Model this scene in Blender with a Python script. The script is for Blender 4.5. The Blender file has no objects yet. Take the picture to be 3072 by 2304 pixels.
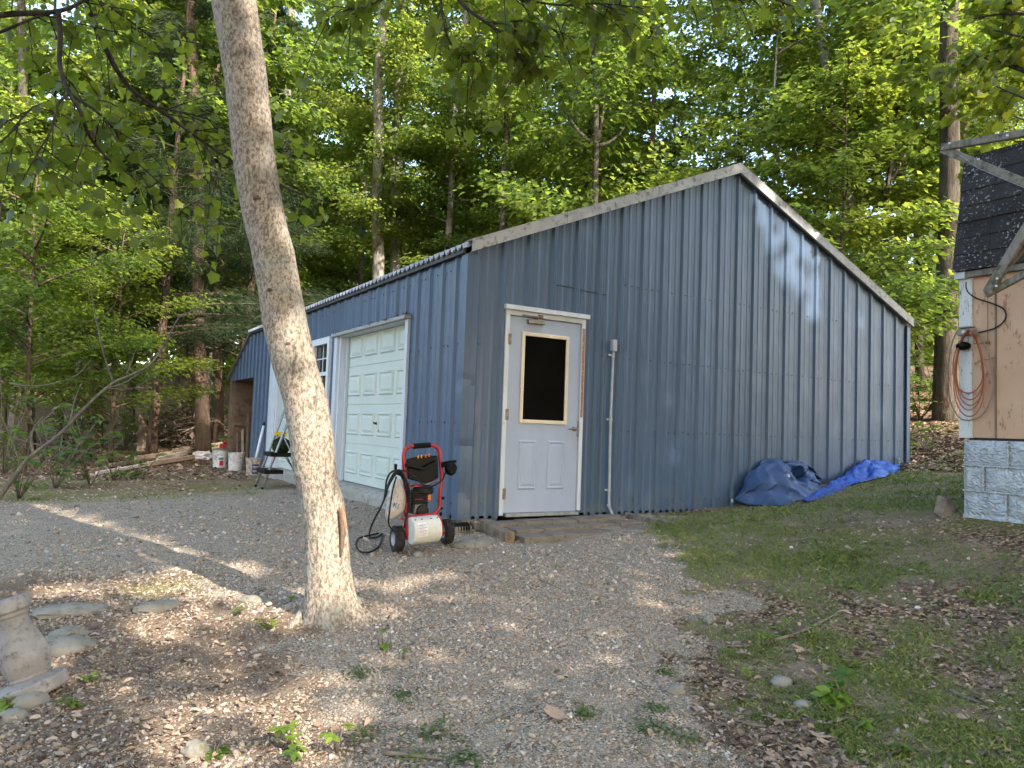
import bpy, bmesh, math, random
import numpy as np
from mathutils import Vector, Matrix

SC = bpy.context.scene
COL = SC.collection
random.seed(11)
rng = np.random.default_rng(11)
PI = math.pi

# ------------------------------------------------------------------ camera
CAM = np.array([-3.49445874, -6.63962571, 1.18780985])
YAW, PITCH, ROLL = math.radians(31.394322), math.radians(3.339905), math.radians(2.096212)
FPX = 2266.97248


def cam_basis():
    cy, sy, cp, sp = math.cos(YAW), math.sin(YAW), math.cos(PITCH), math.sin(PITCH)
    f = np.array([sy * cp, cy * cp, sp])
    r = np.array([cy, -sy, 0.0])
    u = np.cross(r, f)
    c, s = math.cos(ROLL), math.sin(ROLL)
    return c * r + s * u, -s * r + c * u, f


CR, CU, CF = cam_basis()


def ray(u, v):
    return CF + (u - 1536) / FPX * CR - (v - 1152) / FPX * CU


def at(u, v, ax, val):
    """point of the photograph seen on the plane axis = val"""
    d = ray(u, v)
    return CAM + (val - CAM[ax]) / d[ax] * d


def deep(u, v, depth):
    return CAM + depth * ray(u, v)


# ------------------------------------------------------------------ terrain
GP = np.array([(-3.5, -6.6, -.30), (-1.5, -3.5, -.10), (-1.3, -1.2, .06), (0, 0, .17), (0, 2.6, .2), (0, 6, .18), (0, 10, .15), (1, -.2, .2), (2, 0, .24), (3.74, 0, .31), (5.2, 0, .5), (7.56, 0, .87), (3.5, -2.95, .53), (3.4, -6, .45), (0, -5, -.1), (1.5, -3, .15), (-6, -3, -.25), (-4, 0, -.02), (-5, 5, .05), (-8, 8, .1), (-3, 13, .2), (-12, 20, .4), (-2, 25, .5), (8, 30, 2.2), (10, 10, 1.6), (14, 14, 2.7), (12, 2, 1.5), (-20, 0, -.2), (-10, -10, -.6), (6, -10, .6), (25, 20, 4.5), (10, 45, 4), (-30, 40, 1), (40, 0, 4), (0, -30, -.8)])


def _phi(r):
    return np.where(r > 1e-9, r * r * np.log(np.maximum(r, 1e-9)), 0)


_n = len(GP)
_A = np.zeros((_n + 3, _n + 3))
_A[:_n, :_n] = _phi(np.linalg.norm(GP[:, None, :2] - GP[None, :, :2], axis=2)) + np.eye(_n) * .5
_A[:_n, _n] = 1
_A[:_n, _n + 1:] = GP[:, :2]
_A[_n:, :_n] = _A[:_n, _n:].T
_W = np.linalg.solve(_A, np.r_[GP[:, 2], 0, 0, 0])


def gz(x, y):
    x = np.asarray(x, float)
    y = np.asarray(y, float)
    r = np.hypot(x[..., None] - GP[:, 0], y[..., None] - GP[:, 1])
    z = _phi(r) @ _W[:_n] + _W[_n] + _W[_n + 1] * x + _W[_n + 2] * y
    rad = np.hypot(x, y - 5)
    s = np.clip((rad - 55) / 60, 0, 1)
    return z * (1 - s) + s * np.clip(z, -1, 6)


def ghit(u, v):
    d = ray(u, v)
    ts = np.linspace(1.5, 90, 6000)
    P = CAM + ts[:, None] * d
    h = P[:, 2] - gz(P[:, 0], P[:, 1])
    i = int(np.argmax(h < 0))
    return P[i]


def _hash(ix, iy, k):
    n = (ix * 374761393 + iy * 668265263 + k * 974634777) & 0x7fffffff
    n = ((n ^ (n >> 13)) * 1274126177) & 0x7fffffff
    return ((n ^ (n >> 16)) & 0xffff) / 65535.0


def vnoise(x, y, k=0):
    x = np.asarray(x, float)
    y = np.asarray(y, float)
    ix = np.floor(x).astype(np.int64)
    iy = np.floor(y).astype(np.int64)
    fx = x - ix
    fy = y - iy
    fx = fx * fx * (3 - 2 * fx)
    fy = fy * fy * (3 - 2 * fy)
    a = _hash(ix, iy, k) * (1 - fx) + _hash(ix + 1, iy, k) * fx
    b = _hash(ix, iy + 1, k) * (1 - fx) + _hash(ix + 1, iy + 1, k) * fx
    return a * (1 - fy) + b * fy


def fbm(x, y, k=0, o=4):
    s = 0
    a = .5
    for i in range(o):
        s = s + a * vnoise(x * 2 ** i, y * 2 ** i, k + i * 7)
        a *= .5
    return s / (1 - .5 ** o)


# ------------------------------------------------------------------ objects
def tag(o, label=None, cat=None, group=None, kind=None):
    if label:
        o['label'] = label
    if cat:
        o['category'] = cat
    if group:
        o['group'] = group
    if kind:
        o['kind'] = kind
    return o


def thing(name, label, cat, loc=(0, 0, 0), group=None):
    o = bpy.data.objects.new(name, None)
    o.empty_display_size = .1
    COL.objects.link(o)
    o.location = loc
    return tag(o, label, cat, group)


def adopt(o, parent):
    o.parent = parent
    if parent is not None:
        wl = Vector(parent.location)
        if parent.parent is not None:
            wl = Vector((0, 0, 0)) if parent.type == 'MESH' else wl
        o.matrix_parent_inverse = Matrix.Translation(-wl)
    return o


class MB:
    def __init__(s):
        s.v, s.f, s.m = [], [], []
        s.cur = 0

    def add(s, vs, fs):
        b = len(s.v)
        s.v.extend([tuple(map(float, p)) for p in vs])
        for f in fs:
            s.f.append(tuple(i + b for i in f))
            s.m.append(s.cur)
        return s

    def box(s, c, d, M=None):
        x, y, z = d[0] / 2, d[1] / 2, d[2] / 2
        vs = [Vector(p) for p in ((-x, -y, -z), (x, -y, -z), (x, y, -z), (-x, y, -z), (-x, -y, z), (x, -y, z), (x, y, z), (-x, y, z))]
        if M is not None:
            vs = [M @ p for p in vs]
        vs = [p + Vector(c) for p in vs]
        return s.add(vs, [(0, 3, 2, 1), (4, 5, 6, 7), (0, 1, 5, 4), (1, 2, 6, 5), (2, 3, 7, 6), (3, 0, 4, 7)])

    def bx(s, x0, x1, y0, y1, z0, z1):
        return s.box(((x0 + x1) / 2, (y0 + y1) / 2, (z0 + z1) / 2), (abs(x1 - x0), abs(y1 - y0), abs(z1 - z0)))

    def prism(s, poly, ext):
        """polygon (3-D points) pushed along ext"""
        n = len(poly)
        e = Vector(ext)
        vs = [Vector(p) for p in poly] + [Vector(p) + e for p in poly]
        fs = [tuple(range(n - 1, -1, -1)), tuple(range(n, 2 * n))]
        fs += [(i, (i + 1) % n, n + (i + 1) % n, n + i) for i in range(n)]
        return s.add(vs, fs)

    def beam(s, a, b, w, h, up=(0, 0, 1)):
        a, b = Vector(a), Vector(b)
        d = (b - a)
        L = d.length
        d.normalize()
        sd = d.cross(Vector(up)).normalized()
        u2 = sd.cross(d)
        M = Matrix((sd, d, u2)).transposed()
        return s.box((a + b) / 2, (w, L, h), M)

    def tube(s, pts, rad, n=8, cap=True):
        pts = [Vector(p) for p in pts]
        if not hasattr(rad, '__len__'):
            rad = [rad] * len(pts)
        vs, fs = [], []
        up = None
        for i, p in enumerate(pts):
            d = (pts[min(i + 1, len(pts) - 1)] - pts[max(i - 1, 0)])
            if d.length < 1e-9:
                d = Vector((0, 0, 1))
            d.normalize()
            if up is None:
                up = d.orthogonal().normalized()
            up = (up - d * up.dot(d))
            up = up.normalized() if up.length > 1e-6 else d.orthogonal().normalized()
            w = d.cross(up)
            for k in range(n):
                a = 2 * PI * k / n
                vs.append(p + (up * math.cos(a) + w * math.sin(a)) * rad[i])
        for i in range(len(pts) - 1):
            for k in range(n):
                k2 = (k + 1) % n
                fs.append((i * n + k, i * n + k2, (i + 1) * n + k2, (i + 1) * n + k))
        if cap:
            fs.append(tuple(range(n - 1, -1, -1)))
            fs.append(tuple(range((len(pts) - 1) * n, len(pts) * n)))
        return s.add(vs, fs)

    def lathe(s, prof, c=(0, 0, 0), M=None, n=24, closed=False):
        vs, fs = [], []
        for r, z in prof:
            for k in range(n):
                a = 2 * PI * k / n
                p = Vector((r * math.cos(a), r * math.sin(a), z))
                if M is not None:
                    p = M @ p
                vs.append(p + Vector(c))
        m = len(prof)
        for i in range(m - 1 if not closed else m):
            j = (i + 1) % m
            for k in range(n):
                k2 = (k + 1) % n
                fs.append((i * n + k, i * n + k2, j * n + k2, j * n + k))
        if not closed:
            fs.append(tuple(range(n - 1, -1, -1)))
            fs.append(tuple(range((m - 1) * n, m * n)))
        return s.add(vs, fs)

    def blob(s, c, r, sub=2, jit=.12, seed=0, M=None):
        bm = bmesh.new()
        bmesh.ops.create_icosphere(bm, subdivisions=sub, radius=1)
        rr = random.Random(seed)
        vs = []
        for v in bm.verts:
            k = 1 + rr.uniform(-jit, jit)
            p = Vector((v.co.x * r[0] * k, v.co.y * r[1] * k, v.co.z * r[2] * k))
            if M is not None:
                p = M @ p
            vs.append(p + Vector(c))
        bm.verts.index_update()
        fs = [tuple(v.index for v in f.verts) for f in bm.faces]
        bm.free()
        return s.add(vs, fs)

    def build(s, name, mats, parent=None, smooth=None, bevel=0, fix=True, label=None):
        me = bpy.data.meshes.new(name)
        me.from_pydata(s.v, [], s.f)
        if not isinstance(mats, (list, tuple)):
            mats = [mats]
        for m in mats:
            me.materials.append(m)
        me.polygons.foreach_set('material_index', s.m)
        if fix:
            bm = bmesh.new()
            bm.from_mesh(me)
            bmesh.ops.recalc_face_normals(bm, faces=bm.faces)
            bm.to_mesh(me)
            bm.free()
        me.update()
        if smooth:
            me.polygons.foreach_set('use_smooth', [True] * len(me.polygons))
            if smooth is not True:
                me.set_sharp_from_angle(angle=math.radians(smooth))
        o = bpy.data.objects.new(name, me)
        COL.objects.link(o)
        if bevel:
            b = o.modifiers.new('bevel', 'BEVEL')
            b.width = bevel
            b.segments = 2
            b.limit_method = 'ANGLE'
            b.angle_limit = math.radians(40)
        if parent is not None:
            adopt(o, parent)
        if label:
            o['label'] = label
        return o


def fast_mesh(name, V, F, mat, tint=None, parent=None, smooth=False):
    """V (n,3), F (m,k) arrays -> one mesh object, tint (n,) as a point attribute"""
    me = bpy.data.meshes.new(name)
    V = np.ascontiguousarray(V, dtype=np.float32)
    F = np.ascontiguousarray(F, dtype=np.int32)
    m, k = F.shape
    me.vertices.add(len(V))
    me.vertices.foreach_set('co', V.ravel())
    me.loops.add(m * k)
    me.loops.foreach_set('vertex_index', F.ravel())
    me.polygons.add(m)
    me.polygons.foreach_set('loop_start', np.arange(0, m * k, k, dtype=np.int32))
    me.polygons.foreach_set('loop_total', np.full(m, k, dtype=np.int32))
    if smooth:
        me.polygons.foreach_set('use_smooth', np.ones(m, dtype=bool))
    if tint is not None:
        a = me.attributes.new('tint', 'FLOAT', 'POINT')
        a.data.foreach_set('value', np.ascontiguousarray(tint, dtype=np.float32))
    me.materials.append(mat)
    me.update(calc_edges=True)
    me.validate()
    o = bpy.data.objects.new(name, me)
    COL.objects.link(o)
    if parent is not None:
        adopt(o, parent)
    return o


def copy_tree(o, parent=None):
    c = o.copy()
    COL.objects.link(c)
    c.parent = parent
    for ch in [x for x in o.children]:
        copy_tree(ch, c)
    return c

# ------------------------------------------------------------------ materials
class NT:
    def __init__(s, name):
        s.m = bpy.data.materials.new(name)
        s.m.use_nodes = True
        s.t = s.m.node_tree
        s.t.nodes.clear()
        s.out = s.n('ShaderNodeOutputMaterial')

    def n(s, typ, **kw):
        nd = s.t.nodes.new(typ)
        for k, v in kw.items():
            setattr(nd, k, v)
        return nd

    def l(s, a, b):
        s.t.links.new(a, b)

    def set(s, nd, **kw):
        for k, v in kw.items():
            nd.inputs[k.replace('_', ' ')].default_value = v

    def coord(s, kind='Object', scale=(1, 1, 1)):
        c = s.n('ShaderNodeTexCoord')
        mp = s.n('ShaderNodeMapping')
        mp.inputs['Scale'].default_value = scale
        s.l(c.outputs[kind], mp.inputs['Vector'])
        return mp.outputs['Vector']

    def noise(s, vec, scale, detail=4, rough=.55, dist=0.0):
        nd = s.n('ShaderNodeTexNoise')
        nd.inputs['Scale'].default_value = scale
        nd.inputs['Detail'].default_value = detail
        nd.inputs['Roughness'].default_value = rough
        nd.inputs['Distortion'].default_value = dist
        s.l(vec, nd.inputs['Vector'])
        return nd.outputs['Fac']

    def voro(s, vec, scale, feature='F1', out='Distance', rnd=1.0):
        nd = s.n('ShaderNodeTexVoronoi', feature=feature)
        nd.inputs['Scale'].default_value = scale
        nd.inputs['Randomness'].default_value = rnd
        s.l(vec, nd.inputs['Vector'])
        return nd.outputs[out]

    def ramp(s, fac, stops):
        nd = s.n('ShaderNodeValToRGB')
        e = nd.color_ramp.elements
        while len(e) < len(stops):
            e.new(.5)
        for el, (p, c) in zip(e, stops):
            el.position = p
            el.color = (*c, 1) if len(c) == 3 else c
        s.l(fac, nd.inputs['Fac'])
        return nd.outputs['Color']

    def vramp(s, fac, a, b):
        """smooth 0..1 between a and b"""
        nd = s.n('ShaderNodeMapRange', interpolation_type='SMOOTHSTEP')
        nd.inputs['From Min'].default_value = a
        nd.inputs['From Max'].default_value = b
        s.l(fac, nd.inputs['Value'])
        return nd.outputs['Result']

    def mix(s, fac, a, b, mode='MIX'):
        nd = s.n('ShaderNodeMix', data_type='RGBA', blend_type=mode)
        for sock, val in ((nd.inputs[0], fac), (nd.inputs[6], a), (nd.inputs[7], b)):
            if isinstance(val, (int, float)):
                sock.default_value = val
            elif isinstance(val, tuple):
                sock.default_value = (*val, 1) if len(val) == 3 else val
            else:
                s.l(val, sock)
        return nd.outputs[2]

    def math(s, op, a, b=0.0):
        nd = s.n('ShaderNodeMath', operation=op)
        for i, val in enumerate((a, b)):
            if isinstance(val, (int, float)):
                nd.inputs[i].default_value = val
            else:
                s.l(val, nd.inputs[i])
        return nd.outputs[0]

    def attr(s, name, out='Fac'):
        nd = s.n('ShaderNodeAttribute', attribute_name=name)
        return nd.outputs[out]

    def bump(s, h, strength=.3, dist=.01, normal=None):
        nd = s.n('ShaderNodeBump')
        nd.inputs['Strength'].default_value = strength
        nd.inputs['Distance'].default_value = dist
        s.l(h, nd.inputs['Height'])
        if normal is not None:
            s.l(normal, nd.inputs['Normal'])
        return nd.outputs['Normal']

    def bsdf(s, col, rough=.6, spec=.5, metal=0.0, normal=None, out=True):
        nd = s.n('ShaderNodeBsdfPrincipled')
        for key, val in (('Base Color', col), ('Roughness', rough), ('Metallic', metal), ('Specular IOR Level', spec)):
            sk = nd.inputs[key]
            if isinstance(val, tuple):
                sk.default_value = (*val, 1)
            elif isinstance(val, (int, float)):
                sk.default_value = val
            else:
                s.l(val, sk)
        if normal is not None:
            s.l(normal, nd.inputs['Normal'])
        if out:
            s.l(nd.outputs[0], s.out.inputs['Surface'])
        return nd.outputs[0]


def simple(name, c1, c2=None, scale=6., rough=.6, spec=.5, metal=0., bump=0., bscale=40., stretch=(1, 1, 1), detail=5, lo=.35, hi=.65):
    t = NT(name)
    v = t.coord('Object', stretch)
    if c2 is None:
        c2 = tuple(x * .75 for x in c1)
    col = t.mix(t.vramp(t.noise(v, scale, detail), lo, hi), c1, c2)
    nrm = t.bump(t.noise(v, bscale, 4), bump, .01) if bump else None
    t.bsdf(col, rough, spec, metal, nrm)
    return t.m


def two_dirt(name, base, faded, dirt, scale=3., rough=.5, spec=.5, dirt_lo=.56, dirt_hi=.8, stretch=(1, 1, 1), bump=.1, bscale=60., metal=0.):
    """painted or weathered surface: two tones plus patches of dirt"""
    t = NT(name)
    v = t.coord('Object', stretch)
    w = t.coord('Object')
    c = t.mix(t.vramp(t.noise(v, scale, 5), .3, .7), base, faded)
    d = t.vramp(t.noise(w, scale * 2.7, 6, .65), dirt_lo, dirt_hi)
    c = t.mix(d, c, dirt)
    r = t.math('ADD', t.math('MULTIPLY', d, .25), rough)
    t.bsdf(c, r, spec, metal, t.bump(t.noise(w, bscale, 4), bump, .006))
    return t.m


def make_siding():
    t = NT('blue_siding')
    v = t.coord('Object')
    st = t.coord('Object', (6, 6, .25))
    a = t.vramp(t.noise(st, 1.2, 4), .3, .7)
    b = t.vramp(t.noise(v, .7, 4), .35, .7)
    c = t.mix(a, (.038, .068, .122), (.046, .080, .140))
    c = t.mix(t.math('MULTIPLY', b, .6), c, (.046, .088, .142))
    sx = t.n('ShaderNodeSeparateXYZ')
    t.l(v, sx.inputs[0])
    pan = t.math('FLOOR', t.math('ADD', t.math('MULTIPLY', sx.outputs['X'], 1.07), t.math('MULTIPLY', sx.outputs['Y'], 1.07)))
    wn = t.n('ShaderNodeTexWhiteNoise', noise_dimensions='1D')
    t.l(pan, wn.inputs['W'])
    c = t.mix(t.math('MULTIPLY', wn.outputs['Value'], .55), c, (.066, .102, .176))
    fr = t.math('FRACT', t.math('ADD', t.math('MULTIPLY', sx.outputs['X'], 1.07), t.math('MULTIPLY', sx.outputs['Y'], 1.07)))
    lap = t.math('LESS_THAN', fr, .004)
    c = t.mix(t.math('MULTIPLY', lap, .75), c, (.012, .02, .035))
    # faded scuffs and dust near the ground
    sc = t.vramp(t.noise(v, 2.3, 7, .7), .60, .82)
    c = t.mix(t.math('MULTIPLY', sc, .22), c, (.14, .18, .22))
    sep = t.n('ShaderNodeSeparateXYZ')
    t.l(v, sep.inputs[0])
    low = t.math('MULTIPLY', t.math('SUBTRACT', 1.0, t.vramp(sep.outputs['Z'], .25, .75)), t.vramp(t.noise(v, 5, 5), .35, .7))
    c = t.mix(t.math('MULTIPLY', low, .40), c, (.14, .14, .13))
    strk = t.vramp(t.noise(t.coord('Object', (22, 22, .5)), 1.5, 3), .62, .8)
    c = t.mix(t.math('MULTIPLY', strk, .10), c, (.04, .07, .11))
    r = t.math('ADD', t.math('MULTIPLY', t.noise(v, 4, 4), .22), .30)
    nb = t.bump(t.noise(t.coord('Object', (1, 1, .6)), 2.6, 3), .55, .03)
    t.bsdf(c, r, .5, 0., t.bump(t.noise(v, 160, 2), .03, .002, nb))
    return t.m


def make_leaf(name, cols, trans, tmix=.5, rough=.5):
    """cols: dark..light leaf colours picked by the per-leaf attribute tint"""
    t = NT(name)
    f = t.attr('tint')
    oi = t.n('ShaderNodeObjectInfo')
    f = t.math('ADD', f, t.math('MULTIPLY', t.math('SUBTRACT', oi.outputs['Random'], .5), .45))
    n = len(cols)
    c = t.ramp(f, [(i / (n - 1), x) for i, x in enumerate(cols)])
    tr = t.ramp(f, [(i / (n - 1), x) for i, x in enumerate(trans)])
    d = t.bsdf(c, rough, .35, 0., None, False)
    tl = t.n('ShaderNodeBsdfTranslucent')
    t.l(tr, tl.inputs['Color'])
    m = t.n('ShaderNodeMixShader')
    m.inputs[0].default_value = tmix
    t.l(d, m.inputs[1])
    t.l(tl.outputs[0], m.inputs[2])
    t.l(m.outputs[0], t.out.inputs['Surface'])
    return t.m


def make_bark(name, c1, c2, lich, zs=.3, scale=14., lo=.55, hi=.72, bump=.8, dist=.02):
    t = NT(name)
    w = t.coord('Object')
    v = t.coord('Object', (1, 1, zs))
    n1 = t.noise(v, scale, 6, .7, .6)
    c = t.mix(t.vramp(n1, .35, .62), c2, c1)
    fine = t.noise(v, scale * 4, 4, .7)
    c = t.mix(t.math('MULTIPLY', t.vramp(fine, .52, .7), .6), c, tuple(x * .45 for x in c2))
    li = t.vramp(t.noise(w, 3.4, 7, .75), lo, hi)
    c = t.mix(t.math('MULTIPLY', li, .8), c, lich)
    h = t.math('ADD', n1, t.math('MULTIPLY', fine, .5))
    t.bsdf(c, .9, .2, 0., t.bump(h, bump, dist))
    return t.m


def make_main_bark():
    t = NT('smooth_grey_bark')
    w = t.coord('Object')
    v = t.coord('Object', (1, 1, .6))
    n1 = t.noise(v, 58, 5, .72, .4)
    big = t.noise(w, 3.0, 5, .6)
    c = t.mix(t.vramp(n1, .38, .60), (.125, .10, .080), (.36, .308, .252))
    c = t.mix(t.math('MULTIPLY', t.vramp(big, .35, .7), .5), c, t.mix(t.vramp(n1, .38, .6), (.14, .108, .082), (.38, .312, .24)))
    # grey green lichen in rounded spots with ragged rims
    li = t.math('MULTIPLY', t.vramp(t.noise(w, 5.5, 7, .72), .52, .60), t.vramp(n1, .30, .52))
    c = t.mix(t.math('MULTIPLY', li, .42), c, (.29, .30, .27))
    li2 = t.vramp(t.noise(t.coord('Object', (1, 1, .8)), 13, 5, .7), .66, .72)
    c = t.mix(t.math('MULTIPLY', li2, .35), c, (.38, .37, .34))
    # long vertical cracks
    cr = t.noise(t.coord('Object', (1, 1, .10)), 26, 4, .7, .5)
    cm = t.vramp(cr, .60, .66)
    c = t.mix(t.math('MULTIPLY', cm, .4), c, (.09, .072, .06))
    dk = t.vramp(t.noise(t.coord('Object', (1, 1, 3.5)), 9, 4, .7), .66, .76)
    c = t.mix(t.math('MULTIPLY', dk, .45), c, (.10, .08, .065))
    h = t.math('SUBTRACT', t.math('ADD', n1, t.math('MULTIPLY', big, .6)), t.math('MULTIPLY', cm, .8))
    t.bsdf(c, .9, .2, 0., t.bump(h, .7, .014))
    return t.m


def make_ground():
    t = NT('ground_soil')
    v = t.coord('Object')
    g, l_, ms, gr = (t.attr(k) for k in ('grass', 'litter', 'moss', 'gravel'))
    # bare soil
    c = t.mix(t.vramp(t.noise(v, 3.5, 6), .3, .7), (0.176, 0.124, 0.086), (0.270, 0.200, 0.142))
    c = t.mix(t.vramp(t.noise(v, 60, 4), .45, .75), c, (.10, .072, .05))
    # gravel: pebbles of two sizes
    cell = t.n('ShaderNodeTexVoronoi')
    cell.inputs['Scale'].default_value = 85
    t.l(v, cell.inputs['Vector'])
    sep = t.n('ShaderNodeSeparateColor')
    t.l(cell.outputs['Color'], sep.inputs[0])
    peb = t.ramp(sep.outputs[0], [(0, (0.165, 0.132, 0.099)), (.25, (0.277, 0.225, 0.168)), (.5, (0.405, 0.333, 0.252)), (.75, (0.323, 0.252, 0.192)), (.9, (0.480, 0.413, 0.330)), (1, (0.540, 0.480, 0.405))])
    gap = t.vramp(cell.outputs['Distance'], .45, .75)
    peb = t.mix(gap, peb, (.10, .08, .06))
    cell2 = t.n('ShaderNodeTexVoronoi')
    cell2.inputs['Scale'].default_value = 190
    t.l(v, cell2.inputs['Vector'])
    sep2 = t.n('ShaderNodeSeparateColor')
    t.l(cell2.outputs['Color'], sep2.inputs[0])
    fin = t.ramp(sep2.outputs[1], [(0, (0.150, 0.117, 0.087)), (.5, (0.285, 0.228, 0.173)), (1, (0.435, 0.367, 0.292))])
    peb = t.mix(t.vramp(t.noise(v, 7, 4), .4, .62), peb, fin)
    c = t.mix(gr, c, peb)
    # leaf litter: overlapping brown scraps
    cl = t.n('ShaderNodeTexVoronoi')
    cl.inputs['Scale'].default_value = 26
    t.l(t.coord('Object', (1, 1.5, 1)), cl.inputs['Vector'])
    s3 = t.n('ShaderNodeSeparateColor')
    t.l(cl.outputs['Color'], s3.inputs[0])
    lit = t.ramp(s3.outputs[2], [(0, (0.074, 0.047, 0.030)), (.3, (0.162, 0.101, 0.061)), (.6, (0.257, 0.169, 0.101)), (.85, (0.338, 0.223, 0.135)), (1, (0.432, 0.311, 0.216))])
    lit = t.mix(t.vramp(cl.outputs['Distance'], .4, .8), lit, (.05, .035, .022))
    c = t.mix(l_, c, lit)
    # grass and moss stain between the blades
    gcol = t.mix(t.vramp(t.noise(v, 90, 4), .4, .65), (0.137, 0.155, 0.058), (0.237, 0.233, 0.109))
    c = t.mix(t.math('MULTIPLY', g, .42), c, gcol)
    mcol = t.mix(t.vramp(t.noise(v, 40, 4), .4, .65), (0.117, 0.124, 0.026), (0.208, 0.195, 0.052))
    c = t.mix(ms, c, mcol)
    hgt = t.math('ADD', t.math('MULTIPLY', cell.outputs['Distance'], -1.0), t.math('MULTIPLY', t.noise(v, 25, 5), .8))
    t.bsdf(c, .95, .15, 0., t.bump(hgt, .7, .015))
    return t.m


def make_tinted(name, stops, rough=.8, spec=.3, bscale=80, bump=.3, noise=.25):
    """colour picked per piece by the attribute tint"""
    t = NT(name)
    c = t.ramp(t.attr('tint'), stops)
    v = t.coord('Object')
    c = t.mix(t.math('MULTIPLY', t.vramp(t.noise(v, bscale, 4), .4, .7), noise), c, (.03, .022, .015))
    t.bsdf(c, rough, spec, 0.)
    return t.m


M = {}
M['siding'] = make_siding()
M['screw'] = simple('galvanised_screw', (.15, .17, .20), (.07, .085, .11), 200, .4, .5, .8)
M['trim_grey'] = two_dirt('weathered_grey_trim', (.30, .29, .28), (.40, .39, .37), (.13, .12, .11), 6, .7, .3, .5, .72, (1, 1, 1), .3, 90)
M['eave_dark'] = simple('dark_eave_trim', (.035, .033, .033), (.06, .055, .05), 9, .6, .4)
M['roof'] = simple('grey_metal_roof', (.32, .33, .35), (.22, .23, .25), 5, .45, .5, .4)
M['white_paint'] = two_dirt('white_door_paint', (.50, .55, .49), (.55, .58, .52), (.40, .40, .33), 2.5, .5, .4, .62, .9)
M['white_trim'] = two_dirt('dirty_white_trim', (.50, .52, .56), (.57, .59, .63), (.30, .285, .26), 4, .6, .3, .62, .8, (3, 3, .6))
M['door_paint'] = two_dirt('pale_blue_door_paint', (.31, .355, .46), (.345, .39, .495), (.26, .27, .31), 2.2, .45, .4, .62, .85, (2, 2, .6))
M['cream'] = two_dirt('cream_glazing_frame', (.62, .50, .36), (.68, .58, .44), (.42, .30, .19), 7, .55, .4)
M['rust'] = two_dirt('rusty_jamb', (.27, .11, .05), (.36, .17, .09), (.55, .50, .46), 9, .8, .2, .58, .68, (2, 2, .7))
M['glass_dark'] = simple('dark_glass', (.0015, .0015, .0015), (.003, .003, .003), 3, .1, .12)
M['glass_win'] = simple('window_glass', (.02, .025, .02), (.03, .03, .03), 3, .06, .6)
M['steel'] = simple('brushed_steel', (.32, .30, .27), (.22, .20, .18), 30, .4, .5, .8)
M['brown_metal'] = simple('brown_hinge_metal', (.15, .11, .08), (.26, .21, .17), 40, .5, .5, .5)
M['conduit'] = simple('grey_conduit', (.40, .41, .44), (.33, .34, .36), 12, .5, .4)
M['conc'] = two_dirt('rough_concrete', (.30, .27, .23), (.36, .33, .29), (.16, .13, .10), 5, .9, .2, .5, .75, (1, 1, 1), .6, 40)
M['cast'] = two_dirt('cast_concrete', (.20, .184, .176), (.27, .25, .24), (.12, .10, .085), 9, .85, .25, .50, .70, (1, 1, 1), .7, 60)
M['wood_grey'] = two_dirt('grey_weathered_wood', (.17, .155, .13), (.25, .23, .195), (.08, .07, .055), 5, .9, .2, .45, .7, (6, 6, 1.2), .7, 30)
M['wood_brown'] = two_dirt('old_brown_wood', (.17, .12, .085), (.25, .19, .14), (.09, .06, .04), 4, .9, .2, .5, .75, (4, 4, .8), .5, 30)
M['wood_tan'] = two_dirt('tan_lumber', (.40, .30, .21), (.48, .38, .28), (.22, .16, .11), 5, .85, .2, .5, .75, (5, 1, 5), .4, 30)
M['wood_pale'] = two_dirt('pale_lumber', (.55, .46, .40), (.66, .58, .53), (.30, .24, .2), 4, .85, .2, .55, .8)
M['plywood'] = two_dirt('brown_plywood', (.17, .10, .07), (.22, .14, .10), (.09, .055, .04), 2.5, .9, .2, .5, .75, (1, 1, 3), .3, 30)
M['paver'] = two_dirt('dusty_paver', (.17, .142, .112), (.21, .175, .142), (.10, .08, .06), 6, .95, .15, .48, .75, (1, 1, 1), .7, 35)
M['red'] = two_dirt('red_painted_steel', (.33, .008, .014), (.27, .012, .016), (.10, .024, .02), 9, .35, .5, .62, .85)
M['black'] = simple('black_plastic', (.002, .002, .0022), (.004, .004, .004), 12, .42, .14)
M['black_matt'] = simple('black_rubber', (.004, .004, .004), (.009, .008, .008), 25, .8, .15)
M['tyre'] = simple('dusty_rubber_tyre', (.018, .015, .015), (.042, .035, .034), 30, .85, .25, 0, .5, 90)
M['rim'] = simple('grey_wheel_rim', (.40, .41, .42), (.28, .27, .26), 20, .45, .5, .3)
M['ivory'] = two_dirt('ivory_plastic', (.55, .52, .45), (.62, .60, .54), (.36, .31, .25), 8, .5, .4, .55, .8)
M['sticker'] = simple('white_sticker', (.75, .68, .70), (.66, .60, .62), 20, .5, .4)
M['ink'] = simple('dark_ink', (.02, .02, .025), (.03, .03, .03), 20, .6, .3)
M['hose'] = simple('black_hose', (.006, .0055, .006), (.012, .011, .012), 40, .5, .25)
M['canvas'] = two_dirt('grey_canvas_bag', (.42, .36, .31), (.52, .46, .42), (.22, .16, .12), 9, .9, .2, .5, .72, (1, 1, .7), .3, 50)
M['blue_ink'] = simple('blue_lettering', (.03, .10, .32), (.04, .13, .36), 20, .6, .3)
M['engine'] = two_dirt('dirty_engine_black', (.004, .004, .004), (.010, .009, .009), (.045, .038, .032), 14, .6, .25, .52, .75)
M['engine_grey'] = two_dirt('grey_engine_block', (.13, .125, .12), (.20, .19, .18), (.06, .05, .045), 14, .6, .4, .5, .75, metal=.3)
M['orange'] = simple('orange_plastic', (.65, .22, .03), (.7, .1, .03), 60, .5, .4)
M['yellow'] = simple('yellow_plastic', (.70, .52, .02), (.65, .42, .02), 20, .5, .4)
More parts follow.
